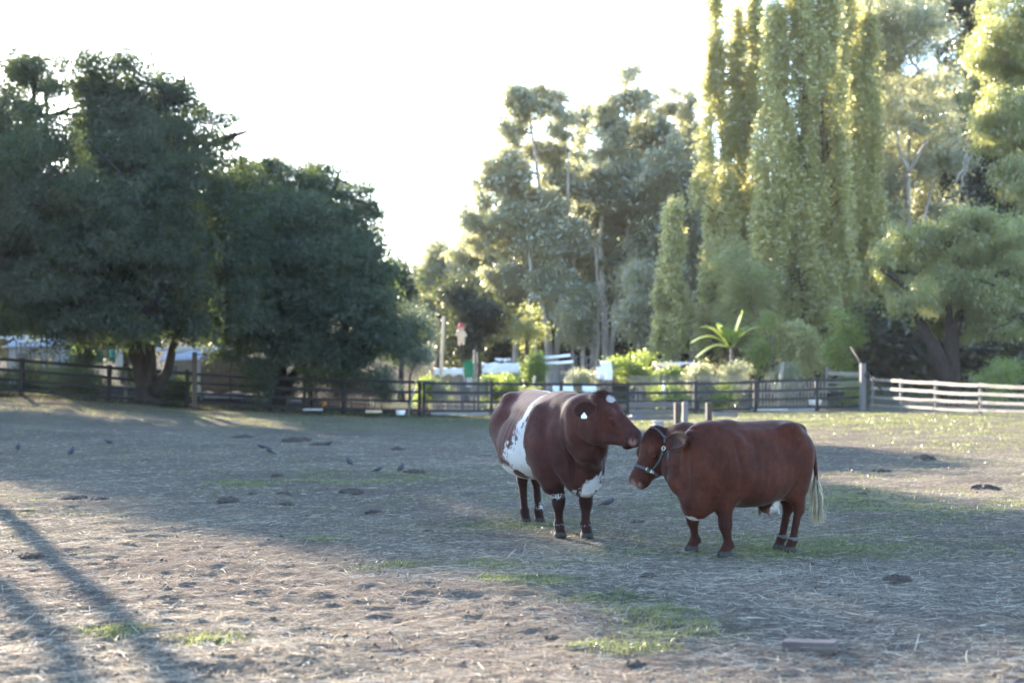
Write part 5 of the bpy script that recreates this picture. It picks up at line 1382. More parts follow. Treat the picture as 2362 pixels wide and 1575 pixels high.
# --- gums on the right
euc('tall gum tree with white forked branches right of the poplars', 2080, 88, [[(2085, 760), (2105, 600), (2085, 420), (2100, 300), (2130, 180)], [(2100, 640), (2150, 420), (2160, 300)]],
    [(2060, 60, 100, 80), (1990, 40, 70, 70), (2130, 330, 90, 80), (2100, 540, 110, 80), (2010, 470, 60, 90), (2020, 160, 90, 70), (2120, 30, 60, 60), (2030, 270, 90, 60), (2120, 230, 60, 60), (2180, 200, 40, 50), (2000, 380, 80, 70), (2090, 380, 70, 60), (2040, 500, 100, 70), (2150, 480, 80, 60), (2190, 360, 50, 60), (2060, 620, 100, 60), (2180, 590, 90, 60)], 10000, 41, gap=.47, trunk_r=.28, ln=.24, wd=.07,
    limbs=[((2092, 400, 85), (2140, 325, 84.5), .13, .07), ((2092, 400, 85), (2068, 300, 84.5), .12, .06), ((2095, 480, 85.5), (2092, 395, 85), .17, .13), ((2205, 420, 84), (2235, 330, 84), .09, .04), ((2212, 440, 84), (2245, 345, 84), .07, .03), ((2110, 545, 84), (2180, 540, 83.5), .08, .05), ((2230, 640, 80), (2330, 620, 79), .10, .05), ((2300, 560, 82), (2390, 500, 82), .12, .06)])
euc('dark gum crown at the top right against the blue gap', 2250, 96, [[(2240, 700), (2230, 450), (2240, 200), (2230, 60)]],
    [(2180, -20, 60, 40), (2240, 20, 50, 50), (2260, 110, 45, 50), (2290, 180, 60, 60), (2270, 300, 70, 70), (2320, 400, 80, 70), (2250, 450, 80, 70), (2300, 560, 90, 70), (2210, 640, 90, 60), (2380, 300, 60, 90)], 7000, 42, mats=(bark_euc, lf_wood), gap=.44)
euc('dark gum behind, filling between the white forked gum and the right edge', 2170, 106, [[(2170, 700), (2160, 450), (2170, 200), (2160, 60)]],
    [(2150, 20, 60, 60), (2200, 120, 60, 60), (2170, 230, 60, 60), (2210, 330, 80, 70), (2130, 430, 80, 70), (2230, 500, 90, 70), (2060, 520, 90, 70), (1960, 560, 80, 80), (2120, 620, 100, 70), (2330, 230, 60, 100), (2340, 100, 50, 80), (1970, 420, 60, 80), (1970, 250, 60, 80)], 5500, 49, mats=(bark_euc, lf_wood), gap=.42)
euc('pale gum rising behind the poplars towards the top right', 2060, 100, [[(2060, 700), (2050, 450), (2070, 200), (2060, 0)]],
    [(1990, 60, 70, 80), (2060, 10, 70, 60), (2150, 30, 60, 50), (2020, 200, 80, 70), (2120, 210, 60, 50), (2010, 330, 80, 80), (2120, 340, 80, 70), (2210, 250, 60, 60), (2060, 450, 90, 70), (2180, 450, 80, 70)], 5200, 54, gap=.43)
euc('bright green gum with hanging foliage along the right edge', 2400, 72, [[(2400, 700), (2395, 450), (2385, 200), (2370, 50)]],
    [(2330, 40, 60, 70), (2300, 120, 60, 60), (2360, 150, 70, 80), (2270, 210, 50, 50), (2330, 260, 70, 60), (2290, 310, 50, 40), (2390, 330, 70, 70), (2350, 410, 55, 55), (2400, 500, 60, 60), (2420, 80, 80, 90)], 9000, 43, mats=(bark_euc, lf_eucb), gap=.42, ln=.20, wd=.05, droop=1.5, spread=.26, trunk_r=.3)
euc('leaning gum with thick rough trunk and low spreading foliage', 2200, 64, [[(2165, 820), (2140, 775), (2120, 740), (2110, 690), (2140, 600)], [(2200, 780), (2220, 700), (2280, 640), (2340, 620)], [(2190, 800), (2190, 720), (2180, 650)]],
    [(2110, 690, 45, 40), (2160, 660, 55, 50), (2220, 690, 60, 50), (2170, 730, 60, 28), (2280, 680, 60, 55), (2340, 640, 50, 60), (2260, 590, 60, 40), (2330, 730, 60, 30), (2250, 740, 50, 22), (2130, 630, 30, 25), (2060, 620, 30, 40), (2030, 590, 30, 30), (2400, 690, 50, 60), (2330, 550, 60, 50), (2250, 520, 60, 45), (2150, 560, 60, 45), (2080, 560, 45, 40), (2200, 765, 60, 16), (2320, 765, 60, 20)], 7500, 44, mats=(bark_dk, lf_lean), gap=.42, ln=.17, wd=.045, droop=1.6, spread=.24, trunk_r=.42,
    limbs=[((2300, 660, 62), (2240, 640, 61.5), .05, .02), ((2362, 730, 57), (2290, 760, 56.5), .035, .02), ((2290, 760, 56.5), (2252, 835, 56), .02, .008), ((2295, 765, 56.5), (2268, 820, 56), .014, .006), ((2400, 780, 60), (2330, 805, 60), .03, .012)])
simple_tree('green_shrub', 'leafy green shrub behind the pale fence at the right edge', 'shrub', 2305, 56, 825, 930, 75, (bark_br, lf_bush), 520, 20, .10, .035, 45, spread=.22, trunk_r=.05)
simple_tree('ivy_bush', 'dark leafy bush by the fence corner under the poplars', 'shrub', 1945, 66, 690, 868, 45, (bark_br, lf_bush), 420, 20, .12, .05, 46, spread=.25, trunk_r=.08)
simple_tree('ivy_bush', 'bright leafy growth at the foot of the broad poplar', 'shrub', 1858, 72, 730, 872, 48, (bark_br, lf_pop), 620, 18, .15, .10, 48, spread=.2, trunk_r=.06)
simple_tree('climbing_bush', 'leafy climber hanging behind the dark fence below the broad poplar', 'shrub', 1760, 70, 720, 868, 32, (bark_br, lf_bush), 300, 20, .12, .05, 47, spread=.25, trunk_r=.06)

# --- dark wood filling the hillside behind (one mass)
rngw = np.random.default_rng(50)
Lw = []
for (px, py, d, rx, ry) in ((1020, 740, 125, 90, 100), (1150, 730, 120, 110, 110), (1280, 740, 118, 110, 100), (1400, 740, 118, 110, 110), (1520, 720, 118, 110, 130), (1630, 640, 112, 90, 210), (1750, 640, 108, 110, 220), (1900, 620, 104, 120, 260),
                              (2040, 720, 100, 130, 150), (2180, 700, 100, 120, 180), (2320, 650, 98, 130, 240), (2460, 600, 98, 130, 260), (2100, 800, 82, 120, 80), (2230, 810, 80, 120, 80), (2350, 810, 80, 120, 80), (1980, 810, 86, 80, 80), (1120, 640, 130, 70, 70), (1210, 600, 128, 80, 90), (1310, 580, 126, 80, 100), (1410, 590, 124, 80, 110), (1500, 560, 124, 80, 120), (1590, 520, 122, 70, 120)):
    Lw.append(lobe(px, py, d, rx, ry, 5))
pw_ = crown_points(Lw, 19000, rngw, .6, .36, .25, 50)
o = leaves('distant_wood', pw_, (.9, .9, .6), 12, .5, .24, .4, lf_wood, None, rngw, np.zeros(3)); tag(o, 'dark mass of woodland on the hillside behind the trees', 'woodland', kind='stuff')
# ivy and litter below
pw_ = np.stack([rngw.uniform(13, 34, 900), rngw.uniform(62, 84, 900), np.zeros(900)], 1); pw_[:, 2] = height(pw_[:, 0], pw_[:, 1]) + rngw.uniform(0, .6, 900)
o = leaves('undergrowth', pw_, (.5, .5, .25), 16, .16, .06, .1, lf_wood, None, rngw, np.zeros(3)); tag(o, 'low dark undergrowth beneath the gum trees on the right', 'undergrowth', kind='stuff')
# ------------------------------------------------------------------ allotment gardens behind the fence
m_white = surf('white_sheet', (.62, .62, .62), (.80, .80, .80), 3, .6, .2)
m_green = surf('green_plastic', (.01, .14, .06), (.015, .20, .09), 4, .45, .1)
m_cloth = surf('tan_shade_cloth', (.13, .10, .085), (.22, .17, .14), 3, .9, .3)
m_cream = surf('cream_wall', (.24, .22, .18), (.34, .31, .26), 2, .8, .2)
m_grey = surf('galvanised_grey', (.24, .25, .27), (.38, .39, .41), 5, .6, .2)
m_black = surf('black_rubber', (.012, .012, .014), (.03, .03, .032), 8, .6, .2)
m_blue = surf('blue_drum_plastic', (.02, .07, .30), (.03, .10, .42), 5, .4, .05)
m_red = surf('red_fabric', (.35, .03, .05), (.5, .06, .08), 8, .8, .2)
m_sack = surf('straw_coloured_fabric', (.45, .33, .22), (.62, .48, .34), 8, .9, .3)
m_roof = surf('slate_roof', (.10, .11, .16), (.16, .17, .23), 2, .7, .2)
m_wallh = surf('house_wall', (.30, .27, .25), (.42, .38, .35), 1, .8, .1)
m_glassd = surf('dark_window_glass', (.02, .025, .03), (.04, .045, .05), 2, .1, 0, spec=.6)
def W(px, d): x = (px - 1181) / F * d; return x, d, gz(x, d)
def Z(py, d): return CH + (HY - py) / F * d
rg = random.Random(9)
def sheet(label, px0, px1, py0, py1, d, depth, mat, name='garden_cover', cat='cover', sag=.12, arch=False):
    """draped sheet over a frame: real cloth with depth and hems"""
    x0, x1 = (px0 - 1181) / F * d, (px1 - 1181) / F * d; zt, zb = Z(py0, d), Z(py1, d); nu, nv = 22, 12; V = []; Q = []
    r_ = empty(name, ((x0 + x1) / 2, d + depth / 2, gz((x0 + x1) / 2, d)), label, cat); org = np.array(r_.location)
    for i in range(nu):
        u_ = i / (nu - 1)
        for j in range(nv):
            v_ = j / (nv - 1)
            if arch: a_ = math.pi * v_; y = d + depth / 2 - depth / 2 * math.cos(a_); z = zb + (zt - zb) * math.sin(a_) ** .6
            else:
                if v_ < .4: y = d + rg.gauss(0, .015); z = zb + (zt - zb) * v_ / .4
                else: y = d + depth * (v_ - .4) / .6; z = zt - sag * math.sin(math.pi * u_ * 3) ** 2 * .5
            z += .05 * (noise(u_ * 9, v_ * 5, 0, int(px0)) - .5) + (.05 * math.sin(u_ * 17) if v_ == 0 else 0)
            V.append((x0 + (x1 - x0) * u_ + .04 * (noise(u_ * 7, v_ * 9, 3, 5) - .5), y, float(z)))
    for i in range(nu - 1):
        for j in range(nv - 1): Q.append((i * nv + j, (i + 1) * nv + j, (i + 1) * nv + j + 1, i * nv + j + 1))
    V = np.array(V) - org
    o = npmesh('cloth', V, np.array(Q), mat, r_, smooth=True); md = o.modifiers.new('thick', 'SOLIDIFY'); md.thickness = .012
    for xx in (x0 + .05, x1 - .05):
        for yy in (d + .03, d + depth - .03):
            mb = MB(); g_ = gz(xx, yy); mb.tube([np.array((xx, yy, g_)) - org, np.array((xx, yy, (zt if not arch else zb + .1) - .03)) - org], .03, 6); mb.build('leg', m_gywood, r_)
    return r_
sheet('long white fabric cover left of the green bin', 1002, 1068, 848, 866, 66, 1.6, m_white)
sheet('wide white cover right of the brown post', 1112, 1200, 836, 862, 68, 2.0, m_white)
sheet('narrow white sheet above and behind the wide white cover', 1142, 1178, 826, 832, 72, 1.2, m_white)
sheet('white plastic tunnel end showing through the fence, left of the cow\'s head', 1276, 1322, 888, 906, 62, 1.2, m_white, 'plant_tunnel', 'tunnel', arch=True)
sheet('white plastic tunnel showing through the fence above the cow\'s poll', 1344, 1376, 889, 904, 62, 1.2, m_white, 'plant_tunnel', 'tunnel', arch=True)
sheet('white awning over the garden shed, beyond the narrow poplar', 1512, 1600, 835, 841, 70, 1.6, m_white, 'awning', 'awning')
sheet('pale tunnel cover between the pipe frame and the yellow vine', 1388, 1412, 832, 876, 66, 1.8, m_white, 'plant_tunnel', 'tunnel', arch=True)
sheet('tan shade cloth stretched behind the tall brown post', 462, 640, 822, 905, 60, 2.5, m_cloth, 'shade_cloth', 'shade cloth')
sheet('dirty cream tarpaulin roof behind the tree trunk', 350, 560, 800, 812, 63, 3.0, m_white, 'tarpaulin', 'tarpaulin')
sheet('tan cloth screen seen under the neighbour tree', 700, 860, 856, 884, 62, 1.5, m_cloth, 'shade_cloth', 'shade cloth')
sheet('white tarpaulin edge at the upper left, behind the tree', 45, 110, 772, 790, 66, 2.0, m_white, 'tarpaulin', 'tarpaulin')
sheet('thin white sheet hanging at the far left edge', -20, 40, 775, 782, 66, 2.0, m_white, 'tarpaulin', 'tarpaulin')
def shed(label, px0, px1, py_e, py_r, d, depth, mw, mr, name='shed', door=True):
    x0, x1 = (px0 - 1181) / F * d, (px1 - 1181) / F * d; g_ = min(gz(x0, d), gz(x1, d)); ze, zr = Z(py_e, d), Z(py_r, d); cx = (x0 + x1) / 2; w_ = x1 - x0
    r_ = empty(name, (cx, d + depth / 2, g_), label, 'shed' if name == 'shed' else 'house'); org = np.array(r_.location)
    mb = MB(); yc = d + depth / 2
    V = np.array([(x0, d, g_ - .3), (x1, d, g_ - .3), (x1, d, ze), (x0, d, ze), (x0, d + depth, g_ - .3), (x1, d + depth, g_ - .3), (x1, d + depth, ze), (x0, d + depth, ze), (x0, yc, zr - .06), (x1, yc, zr - .06)]) - org
    mb.add(V, [(0, 1, 2, 3), (5, 4, 7, 6), (1, 5, 6, 9, 2), (4, 0, 3, 8, 7)]); mb.build('wall', mw, r_)
    mb = MB(); e = .18
    sl_ = (zr - ze) / (depth / 2)
    for sg in (-1, 1):
        a = np.array([x0 - e, yc, zr]); b = np.array([x1 + e, yc, zr]); c = np.array([x1 + e, yc + sg * (depth / 2 + e), ze - sl_ * e]); dd = np.array([x0 - e, yc + sg * (depth / 2 + e), ze - sl_ * e])
        t_ = np.array([0, 0, .06]); mb.add([a - org, b - org, c - org, dd - org, a + t_ - org, b + t_ - org, c + t_ - org, dd + t_ - org], [(0, 1, 2, 3), (4, 7, 6, 5), (0, 4, 5, 1), (1, 5, 6, 2), (2, 6, 7, 3), (3, 7, 4, 0)])
    mb.build('roof', mr, r_)
    H = ze - g_
    if door:
        mb = MB(); mb.box(np.array((x0 + w_ * .3, d - .02, g_ + H * .42)) - org, (w_ * .22, .05, H * .84), bev=.01); mb.build('door', m_gywood, r_)
    for q in ((.62, .86) if w_ > 2 else (.72,)):
        mb = MB(); mb.box(np.array((x0 + w_ * q, d - .02, g_ + H * .6)) - org, (w_ * .17, .05, H * .3), bev=.01); f_ = mb.build('window', m_palewood, r_)
        mb = MB(); mb.box(np.array((x0 + w_ * q, d - .05, g_ + H * .6)) - org, (w_ * .13, .03, H * .23)); mb.build('pane', m_glassd, f_)
    return r_
shed('cream garden hut behind the forked tree trunk', 380, 452, 830, 808, 66, 2.4, m_cream, m_grey)
shed('small pale garden hut behind the picket fence, right of the narrow poplar', 1520, 1562, 846, 838, 69, 1.8, m_cream, m_palewood)
shed('grey hut in deep shade at the left edge', 20, 130, 800, 782, 68, 3, m_grey, m_grey)
shed('house with blue grey roof on the wooded hillside', 1046, 1172, 622, 596, 128, 7, m_wallh, m_roof, 'hillside_house')
def box_thing(name, label, cat, px, d, py0, py1, wpx, mat, depth=None, bev=.02, lid=None, taper=1.0, rot=0):
    x, y, g_ = W(px, d); z0, z1 = Z(py1, d), Z(py0, d); w_ = wpx * d / F; depth = depth or w_
    r_ = empty(name, (x, y, z0), label, cat)
    mb = MB(); mb.box((0, 0, (z1 - z0) / 2), (w_, depth, z1 - z0), (0, 0, rot), bev, taper); mb.build('body', mat, r_)
    if lid: mb = MB(); mb.box((0, 0, z1 - z0 + .02), (w_ * 1.08 * taper, depth * 1.08 * taper, .05), (0, 0, rot), .012); mb.build('lid', lid, r_)
    return r_
def stick(name, label, cat, px, d, py_top, wpx, mat, lean=0.0, base=None, py_bot=None):
    x, y, g_ = W(px, d); zb = g_ if py_bot is None else Z(py_bot, d); zt = Z(py_top, d); r = wpx * d / F / 2; mb = MB()
    mb.tube([(x, y, zb - (.1 if py_bot is None else 0)), (x + lean * .5, y, (zb + zt) / 2), (x + lean, y, zt)], [r, r, r * .85], 8); return single(name, label, cat, mb, mat, (x, y, zb), True)
box_thing('green_bin', 'bright green plastic bin raised on a white stand', 'bin', 1081, 63, 834, 869, 20, m_green, taper=1.08, lid=m_green)
box_thing('white_box', 'white stand under the green bin', 'stand', 1082, 63, 870, 893, 15, m_white)
stick('wooden_post', 'dark brown round post right of the green bin', 'post', 1103, 63, 812, 7, m_brwood)
stick('wooden_post', 'thin white post between green bin and brown post', 'post', 1094, 62.5, 806, 5, m_palewood)
stick('wooden_pole', 'pale slanting pole rising left of the scarecrow', 'pole', 1013, 66, 729, 7, m_sack, lean=.22)
# scarecrow on a pole
x, y, g_ = W(1064, 68); r_ = empty('scarecrow', (x, y, g_), 'scarecrow with red hat and cream body raised above the garden', 'scarecrow'); o3 = np.array([x, y, g_])
mb = MB(); mb.tube([(0, .1, 0), (0.02, .1, Z(790, 68) - g_), (0, .1, Z(765, 68) - g_)], .03, 8); mb.build('pole', m_dkwood, r_)
zc = Z(777, 68) - g_; fdS = Field((-.4, -.35, zc - .55), (.4, .35, zc + .7), .02)
fdS.ell((0, 0, zc + .05), (.19, .14, .30), None, .05); fdS.cone((-.07, 0, zc - .1), (-.09, 0, zc - .36), .09, .07, .04); fdS.cone((.08, 0, zc - .1), (.10, 0, zc - .32), .09, .07, .04)
fdS.cone((-.12, 0, zc + .22), (-.26, -.03, zc + .08), .07, .05, .04); fdS.cone((.12, 0, zc + .22), (.24, -.03, zc + .06), .07, .05, .04)
V, Q = fdS.surface(); npmesh('body', relax(V, Q, 2), Q, m_sack, r_, smooth=True)
fdS = Field((-.3, -.3, zc + .2), (.3, .3, zc + .75), .02); fdS.ell((0, 0, zc + .42), (.14, .13, .13), None, .05); V, Q = fdS.surface(); npmesh('head', relax(V, Q, 2), Q, m_sack, r_, smooth=True)
mb = MB(); mb.tube([(0, 0, zc + .46), (0, 0, zc + .49), (0, 0, zc + .50), (0, 0, zc + .63), (.02, 0, zc + .66)], [.22, .22, .15, .12, .05], 14); mb.build('hat', m_red, r_, smooth=True)
# white pipes of a plant frame
for k, (pa, pb, lb) in enumerate((((1244, 826, 66), (1316, 819, 66), 'upper white pipe over the vine arch'), ((1256, 838, 65), (1322, 834, 65), 'lower white pipe over the netting'))):
    mb = MB(); mb.tube([P(*pa), (P(*pa) + P(*pb)) / 2 + (0, 0, -.02), P(*pb)], .075, 10); single('white_pipe', lb, 'pipe', mb, m_white, P(*pa), True)
# netting cage
r_ = empty('netting_cage', W(1290, 65), 'wire netting cage under the white pipes', 'cage'); o3 = np.array(r_.location)
for px in (1258, 1290, 1322):
    mb = MB(); x, y, g_ = W(px, 65.2); mb.tube([np.array((x, y, g_)) - o3, np.array((x, y, Z(838, 65.2))) - o3], .03, 6); mb.build('post', m_gywood, r_)
mb = MB()
for q in np.linspace(841, 915, 15): mb.tube([P(1258, q, 65.15) - o3, P(1322, q, 65.15) - o3], .008, 4)
for q in np.linspace(1258, 1322, 13): mb.tube([P(q, 841, 65.15) - o3, P(q, 915, 65.15) - o3], .008, 4)
mb.build('netting', m_grey, r_)
# vine arch and garden bushes
simple_tree('vine_arch', 'bright yellow green vine climbing left of the netting cage', 'vine', 1236, 65, 812, 885, 22, (bark_br, lf_bush), 220, 18, .12, .07, 61, spread=.2, trunk_r=.04)
simple_tree('vine_bush', 'wide yellow green vine left of the narrow poplar foot', 'vine', 1470, 67, 815, 890, 62, (bark_br, lf_bush), 480, 18, .12, .07, 62, spread=.25, trunk_r=.05)
simple_tree('green_shrub', 'round grey green shrub below the banana plant', 'shrub', 1700, 64, 832, 905, 42, (bark_br, lf_euc), 420, 20, .08, .03, 63, spread=.2, trunk_r=.04)
simple_tree('garden_bush', 'low lit bush behind the fence, left of the cow', 'shrub', 1190, 62, 862, 920, 45, (bark_br, lf_bush), 260, 16, .10, .05, 64, spread=.2, trunk_r=.03)
simple_tree('garden_bush', 'low yellowish plants behind the middle fence rails', 'shrub', 1540, 61, 885, 940, 60, (bark_br, lf_bush), 260, 16, .10, .05, 65, spread=.2, trunk_r=.03)
simple_tree('garden_bush', 'yellow leaved plants behind the fence above the red cow', 'shrub', 1660, 61, 885, 935, 45, (bark_br, lf_bush), 260, 16, .10, .05, 66, spread=.2, trunk_r=.03)
simple_tree('garden_bush', 'sunlit weeds by the fence corner post', 'shrub', 1960, 62, 870, 925, 35, (bark_br, lf_bush), 200, 16, .10, .04, 67, spread=.2, trunk_r=.03)
for k, (px, lb) in enumerate(((-40, 'low dark hedge bush behind the left fence, at the picture edge'), (70, 'low dark hedge bush behind the left fence, second from the edge'), (180, 'low dark hedge bush behind the left fence, nearest the forked trunk'))):
    simple_tree('hedge_bush', lb, 'hedge', px, 58, 838 + 6 * k, 905, 75, (bark_dk, lf_dark), 420, 18, .10, .05, 80 + k, spread=.25, trunk_r=.05)
simple_tree('dark_shrub', 'dark mound of brush between the forked trunk and the tall brown post', 'shrub', 405, 52.3, 872, 938, 42, (bark_dk, lf_dark), 420, 18, .08, .03, 85, spread=.2, trunk_r=.04)
simple_tree('garden_bush', 'shaded plants behind the fence left of the forked trunk', 'shrub', 150, 55, 845, 900, 90, (bark_br, lf_dark2), 260, 16, .10, .05, 68, spread=.3, trunk_r=.03)
simple_tree('garden_bush', 'shaded green bush hanging left of the forked trunk', 'shrub', 200, 56, 780, 850, 45, (bark_br, lf_dark2), 260, 16, .10, .05, 69, spread=.25, trunk_r=.04)
for k, (px, d, t, b, rx, mt, lb) in enumerate(((660, 60, 850, 925, 50, lf_dark2, 'dark bush behind the fence left of the neighbour tree trunk'), (790, 61, 838, 925, 50, lf_dark2, 'dark bush behind the fence under the right of the neighbour tree'), (880, 62, 845, 930, 48, lf_olive, 'greyish bush behind the fence left of the leaning pole'),
      (985, 63, 868, 930, 40, lf_bush, 'low green bush behind the dark gate post'), (1130, 64, 868, 925, 36, lf_bush, 'green bush below the wide white cover'), (1335, 67, 858, 905, 30, lf_euc, 'green bush under the bean frame'), (1545, 64, 846, 900, 30, lf_bush, 'yellow green bush in front of the pale hut'),
      (1610, 66, 842, 905, 36, lf_euc, 'soft green bush left of the banana plant'), (1815, 68, 835, 910, 36, lf_euc, 'pale green bush right of the banana plant'), (330, 60, 850, 905, 60, lf_dark2, 'dark bush just behind the forked trunk'))):
    simple_tree('garden_bush', lb, 'shrub', px, d, t, b, rx, (bark_br, mt), 380, 16, .11, .05, 200 + k, spread=.22, trunk_r=.04)
# banana plant
x, y, g_ = W(1688, 66); r_ = empty('banana_plant', (x, y, g_), 'banana plant with broad arching leaves right of the narrow poplar', 'plant')
m_ban = leafmat('banana_leaf', (.08, .12, .035), (.17, .23, .07), trans=.45, tcol=(.36, .44, .08), gloss=.03, grough=.6, clump=3)
mb = MB(); mb.tube([(0, 0, 0), (.05, 0, .9), (0, 0, Z(800, 66) - g_)], [.16, .13, .08], 10, ); mb.build('trunk', bark_br, r_, smooth=True)
top = np.array([0, 0, Z(800, 66) - g_])
for k, (dx, dy, dz, cv) in enumerate(((.55, 0, 1.7, .0), (-.5, -.3, 1.0, .5), (-1.5, -.3, .9, .8), (-1.9, .2, .2, .9), (1.4, -.2, .9, .7), (1.7, .1, .3, .9), (.3, -.7, .8, .6), (-1.7, 0, -.5, .7), (.9, .3, 1.0, .6), (-.6, .5, 1.2, .4))):
    e = top + np.array([dx, dy, dz]); mid = (top + e) / 2 + np.array([0, 0, cv]); V = []; Q = []; n_ = 12
    for i in range(n_ + 1):
        t = i / n_; p = top * (1 - t) ** 2 + 2 * mid * t * (1 - t) + e * t * t; tg = nrm(2 * (1 - t) * (mid - top) + 2 * t * (e - mid)); s_ = nrm(np.cross(tg, (0, 0, 1) if abs(tg[2]) < .95 else (1, 0, 0)))
        w_ = .36 * math.sin(math.pi * min(1, .06 + .94 * t)) ** .6 * (1 if t > .1 else .2); nn = np.cross(s_, tg)
        V += [p - s_ * w_ + nn * -.08, p, p + s_ * w_ + nn * -.08]
    for i in range(n_):
        for j in (0, 1): Q.append((i * 3 + j, i * 3 + j + 1, i * 3 + j + 4, i * 3 + j + 3))
    npmesh('leaf', V, np.array(Q), m_ban, r_, smooth=True, attrs={'rnd': np.full(len(V), rg.random())})
# grey picket fence
def pickets(label, px0, px1, d, py_t, n_, mat, wv=.05, gap=0):
    x0, y0, g0 = W(px0, d); r_ = empty('picket_fence', (x0, y0, g0), label, 'fence'); org = np.array([x0, y0, g0])
    for k in range(n_):
        px = px0 + (px1 - px0) * k / (n_ - 1); x, y, g_ = W(px, d); zt = Z(py_t + rg.gauss(0, .8), d); mb = MB()
        mb.box(np.array((x, y, (g_ + zt) / 2)) - org, (wv, .02, zt - g_), (0, rg.gauss(0, .02), 0)); mb.build('picket', mat, r_)
    for zz in (.3, .8):
        mb = MB(); a = W(px0 - 5, d + .04); b = W(px1 + 5, d + .04); plank(mb, np.array(a) + (0, 0, zz) - org, np.array(b) + (0, 0, zz) - org, .06, .03); mb.build('rail', mat, r_)
    return r_
pickets('grey picket fence in the gardens, right of the cows\' heads', 1450, 1725, 61.5, 866, 60, m_gywood, .028)
pickets('short pale pickets seen between the dark rails at right', 1755, 1905, 60, 878, 20, m_palewood, .05)
pickets('dark thin pickets in the shade behind the left fence', 700, 850, 60, 868, 30, m_brwood, .06)
pickets('pale thin pickets behind the fence below the white covers', 1000, 1120, 61, 868, 26, m_gywood, .05)
# drums, tubs, pots and odds and ends
def drum(name, label, cat, px, d, py0, py1, wpx, mat, flare=1.0):
    x, y, g_ = W(px, d); z0, z1 = Z(py1, d), Z(py0, d); z0 = max(z0, g_ - .02); r = wpx * d / F / 2; mb = MB(); H = z1 - z0
    mb.tube([(0, 0, 0), (0, 0, H * .32), (0, 0, H * .34), (0, 0, H * .37), (0, 0, H * .66), (0, 0, H * .69), (0, 0, H * .97), (0, 0, H)], [r * .95, r, r * 1.04, r, r * flare, r * 1.04 * flare, r * flare, r * .95 * flare], 18)
    mb.v[-1] += np.array((x, y, z0)); return single(name, label, cat, mb, mat, (x, y, z0), True)
drum('blue_drum', 'blue plastic drum seen right of the forked trunk', 'drum', 400, 56, 858, 884, 15, m_blue)
drum('black_tub', 'black tub on the ground left of the corner post', 'tub', 1930, 60, 903, 921, 30, m_black, 1.15)
drum('black_tub', 'smaller black tub beside the first, nearer the centre', 'tub', 1900, 60.3, 906, 922, 26, m_black, 1.15)
drum('white_tub', 'white tub under the dark rail, right of the red cow', 'tub', 1880, 59.8, 922, 934, 26, m_white, 1.1)
drum('white_bucket', 'white bucket at the foot of the fence, left of the leaning pole', 'bucket', 924, 54.8, 946, 957, 20, m_white, 1.1)
drum('white_bucket', 'small white pot behind the rails left of the tall brown post', 'bucket', 370, 55, 884, 893, 12, m_white, 1.1)
drum('orange_pot', 'small orange flower pot behind the shaded fence', 'pot', 747, 57, 926, 936, 9, surf('terracotta', (.45, .18, .04), (.6, .26, .06), 6, .8, .1), 1.2)
drum('green_barrel', 'pale green barrel left of the forked trunk', 'barrel', 227, 60, 808, 836, 22, surf('mint_plastic', (.08, .26, .20), (.12, .36, .28), 4, .5, .1))
drum('green_barrel', 'mint green barrel nearest the forked trunk', 'barrel', 262, 61, 806, 832, 18, surf('mint_plastic_dark', (.06, .22, .17), (.09, .30, .23), 4, .5, .1))
box_thing('white_board', 'white board leaning beside the forked trunk', 'board', 275, 60, 797, 845, 16, m_white, depth=.1)
box_thing('white_crate', 'low white crate in the grass behind the right rails', 'crate', 1775, 59, 940, 947, 80, m_white, depth=.4)
box_thing('garden_bed', 'blue grey raised bed along the foot of the fence, right side', 'garden bed', 1842, 59.2, 941, 950, 80, m_grey, depth=.5)
box_thing('garden_bed', 'pale raised bed at the foot of the fence, left of the belted cow', 'garden bed', 1060, 58.6, 947, 962, 130, m_grey, depth=.6)
box_thing('fallen_plank', 'tan plank lying at the foot of the fence beside the white bucket', 'plank', 862, 54.9, 946, 952, 38, m_sack, depth=.15)
box_thing('concrete_slab', 'pale slab at the foot of the fence below the neighbour tree', 'slab', 722, 53.4, 942, 947, 44, m_grey, depth=.4)
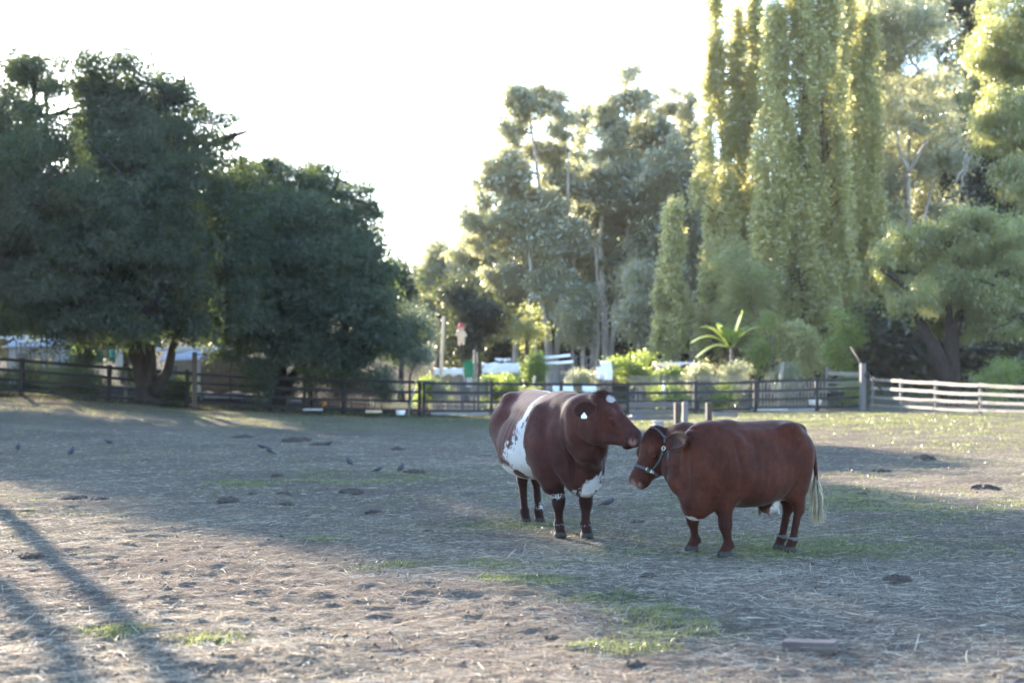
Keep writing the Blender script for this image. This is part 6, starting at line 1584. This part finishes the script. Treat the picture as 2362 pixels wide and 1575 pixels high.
box_thing('rain_tank', 'grey water tank behind the shaded fence, left', 'tank', 520, 62, 905, 918, 90, m_grey, depth=.8)
box_thing('white_box', 'white beehive box beyond the fence, right of the tunnels', 'box', 1405, 64, 862, 876, 14, m_white)
box_thing('upright_board', 'upright white panel between the tunnel and the vine', 'panel', 1380, 64.5, 846, 874, 9, m_white, depth=.1)
stick('wooden_post', 'thin dark stake in front of the tan shade cloth', 'stake', 532, 57.5, 838, 3, m_dkwood)
stick('wooden_post', 'pale stake standing behind the fence beside the banana plant', 'stake', 1793, 62, 835, 8, m_palewood, lean=.25)
stick('garden_stake', 'leaning pale stake left of the vine arch', 'stake', 1222, 62, 866, 7, m_palewood, lean=.25)
stick('white_post', 'white post seen through the rails above the halter cow', 'post', 1532, 60.5, 880, 7, m_white)
mb = MB(); mb.tube([P(452, 817, 51), P(540, 822, 53), P(640, 828, 55.5)], .02, 6); single('wire_rail', 'thin dark rail running right from the top of the tall post', 'rail', mb, m_dkwood, P(452, 817, 51))
# pale frame of poles beyond
mb = MB(); a = P(1318, 822, 70); b = P(1412, 823, 70)
mb.tube([a, b], .02, 6)
for k in range(9):
    p = a + (b - a) * k / 8; g_ = gz(p[0], p[1]); mb.tube([p, (p[0] + rg.uniform(-.3, .3), p[1], g_)], .022, 5)
single('bean_frame', 'bean frame of thin grey poles right of the white pipes', 'frame', mb, m_gywood, a)
# ------------------------------------------------------------------ thin evening haze over the whole place
m = bpy.data.materials.new('haze'); m.use_nodes = True; n = m.node_tree; n.nodes.clear()
out = n.nodes.new('ShaderNodeOutputMaterial'); v = n.nodes.new('ShaderNodeVolumePrincipled')
v.inputs['Density'].default_value = .00008; v.inputs['Anisotropy'].default_value = .3; v.inputs['Color'].default_value = (.93, .95, 1, 1)
n.links.new(v.outputs[0], out.inputs['Volume'])
zs = [o.bound_box for o in COL.objects if o.type == 'MESH']
mb = MB(); mb.box((0, 330, 22), (1230, 790, 48)); o = mb.build('haze', m); o['kind'] = 'stuff'; o['label'] = 'thin pale evening haze'
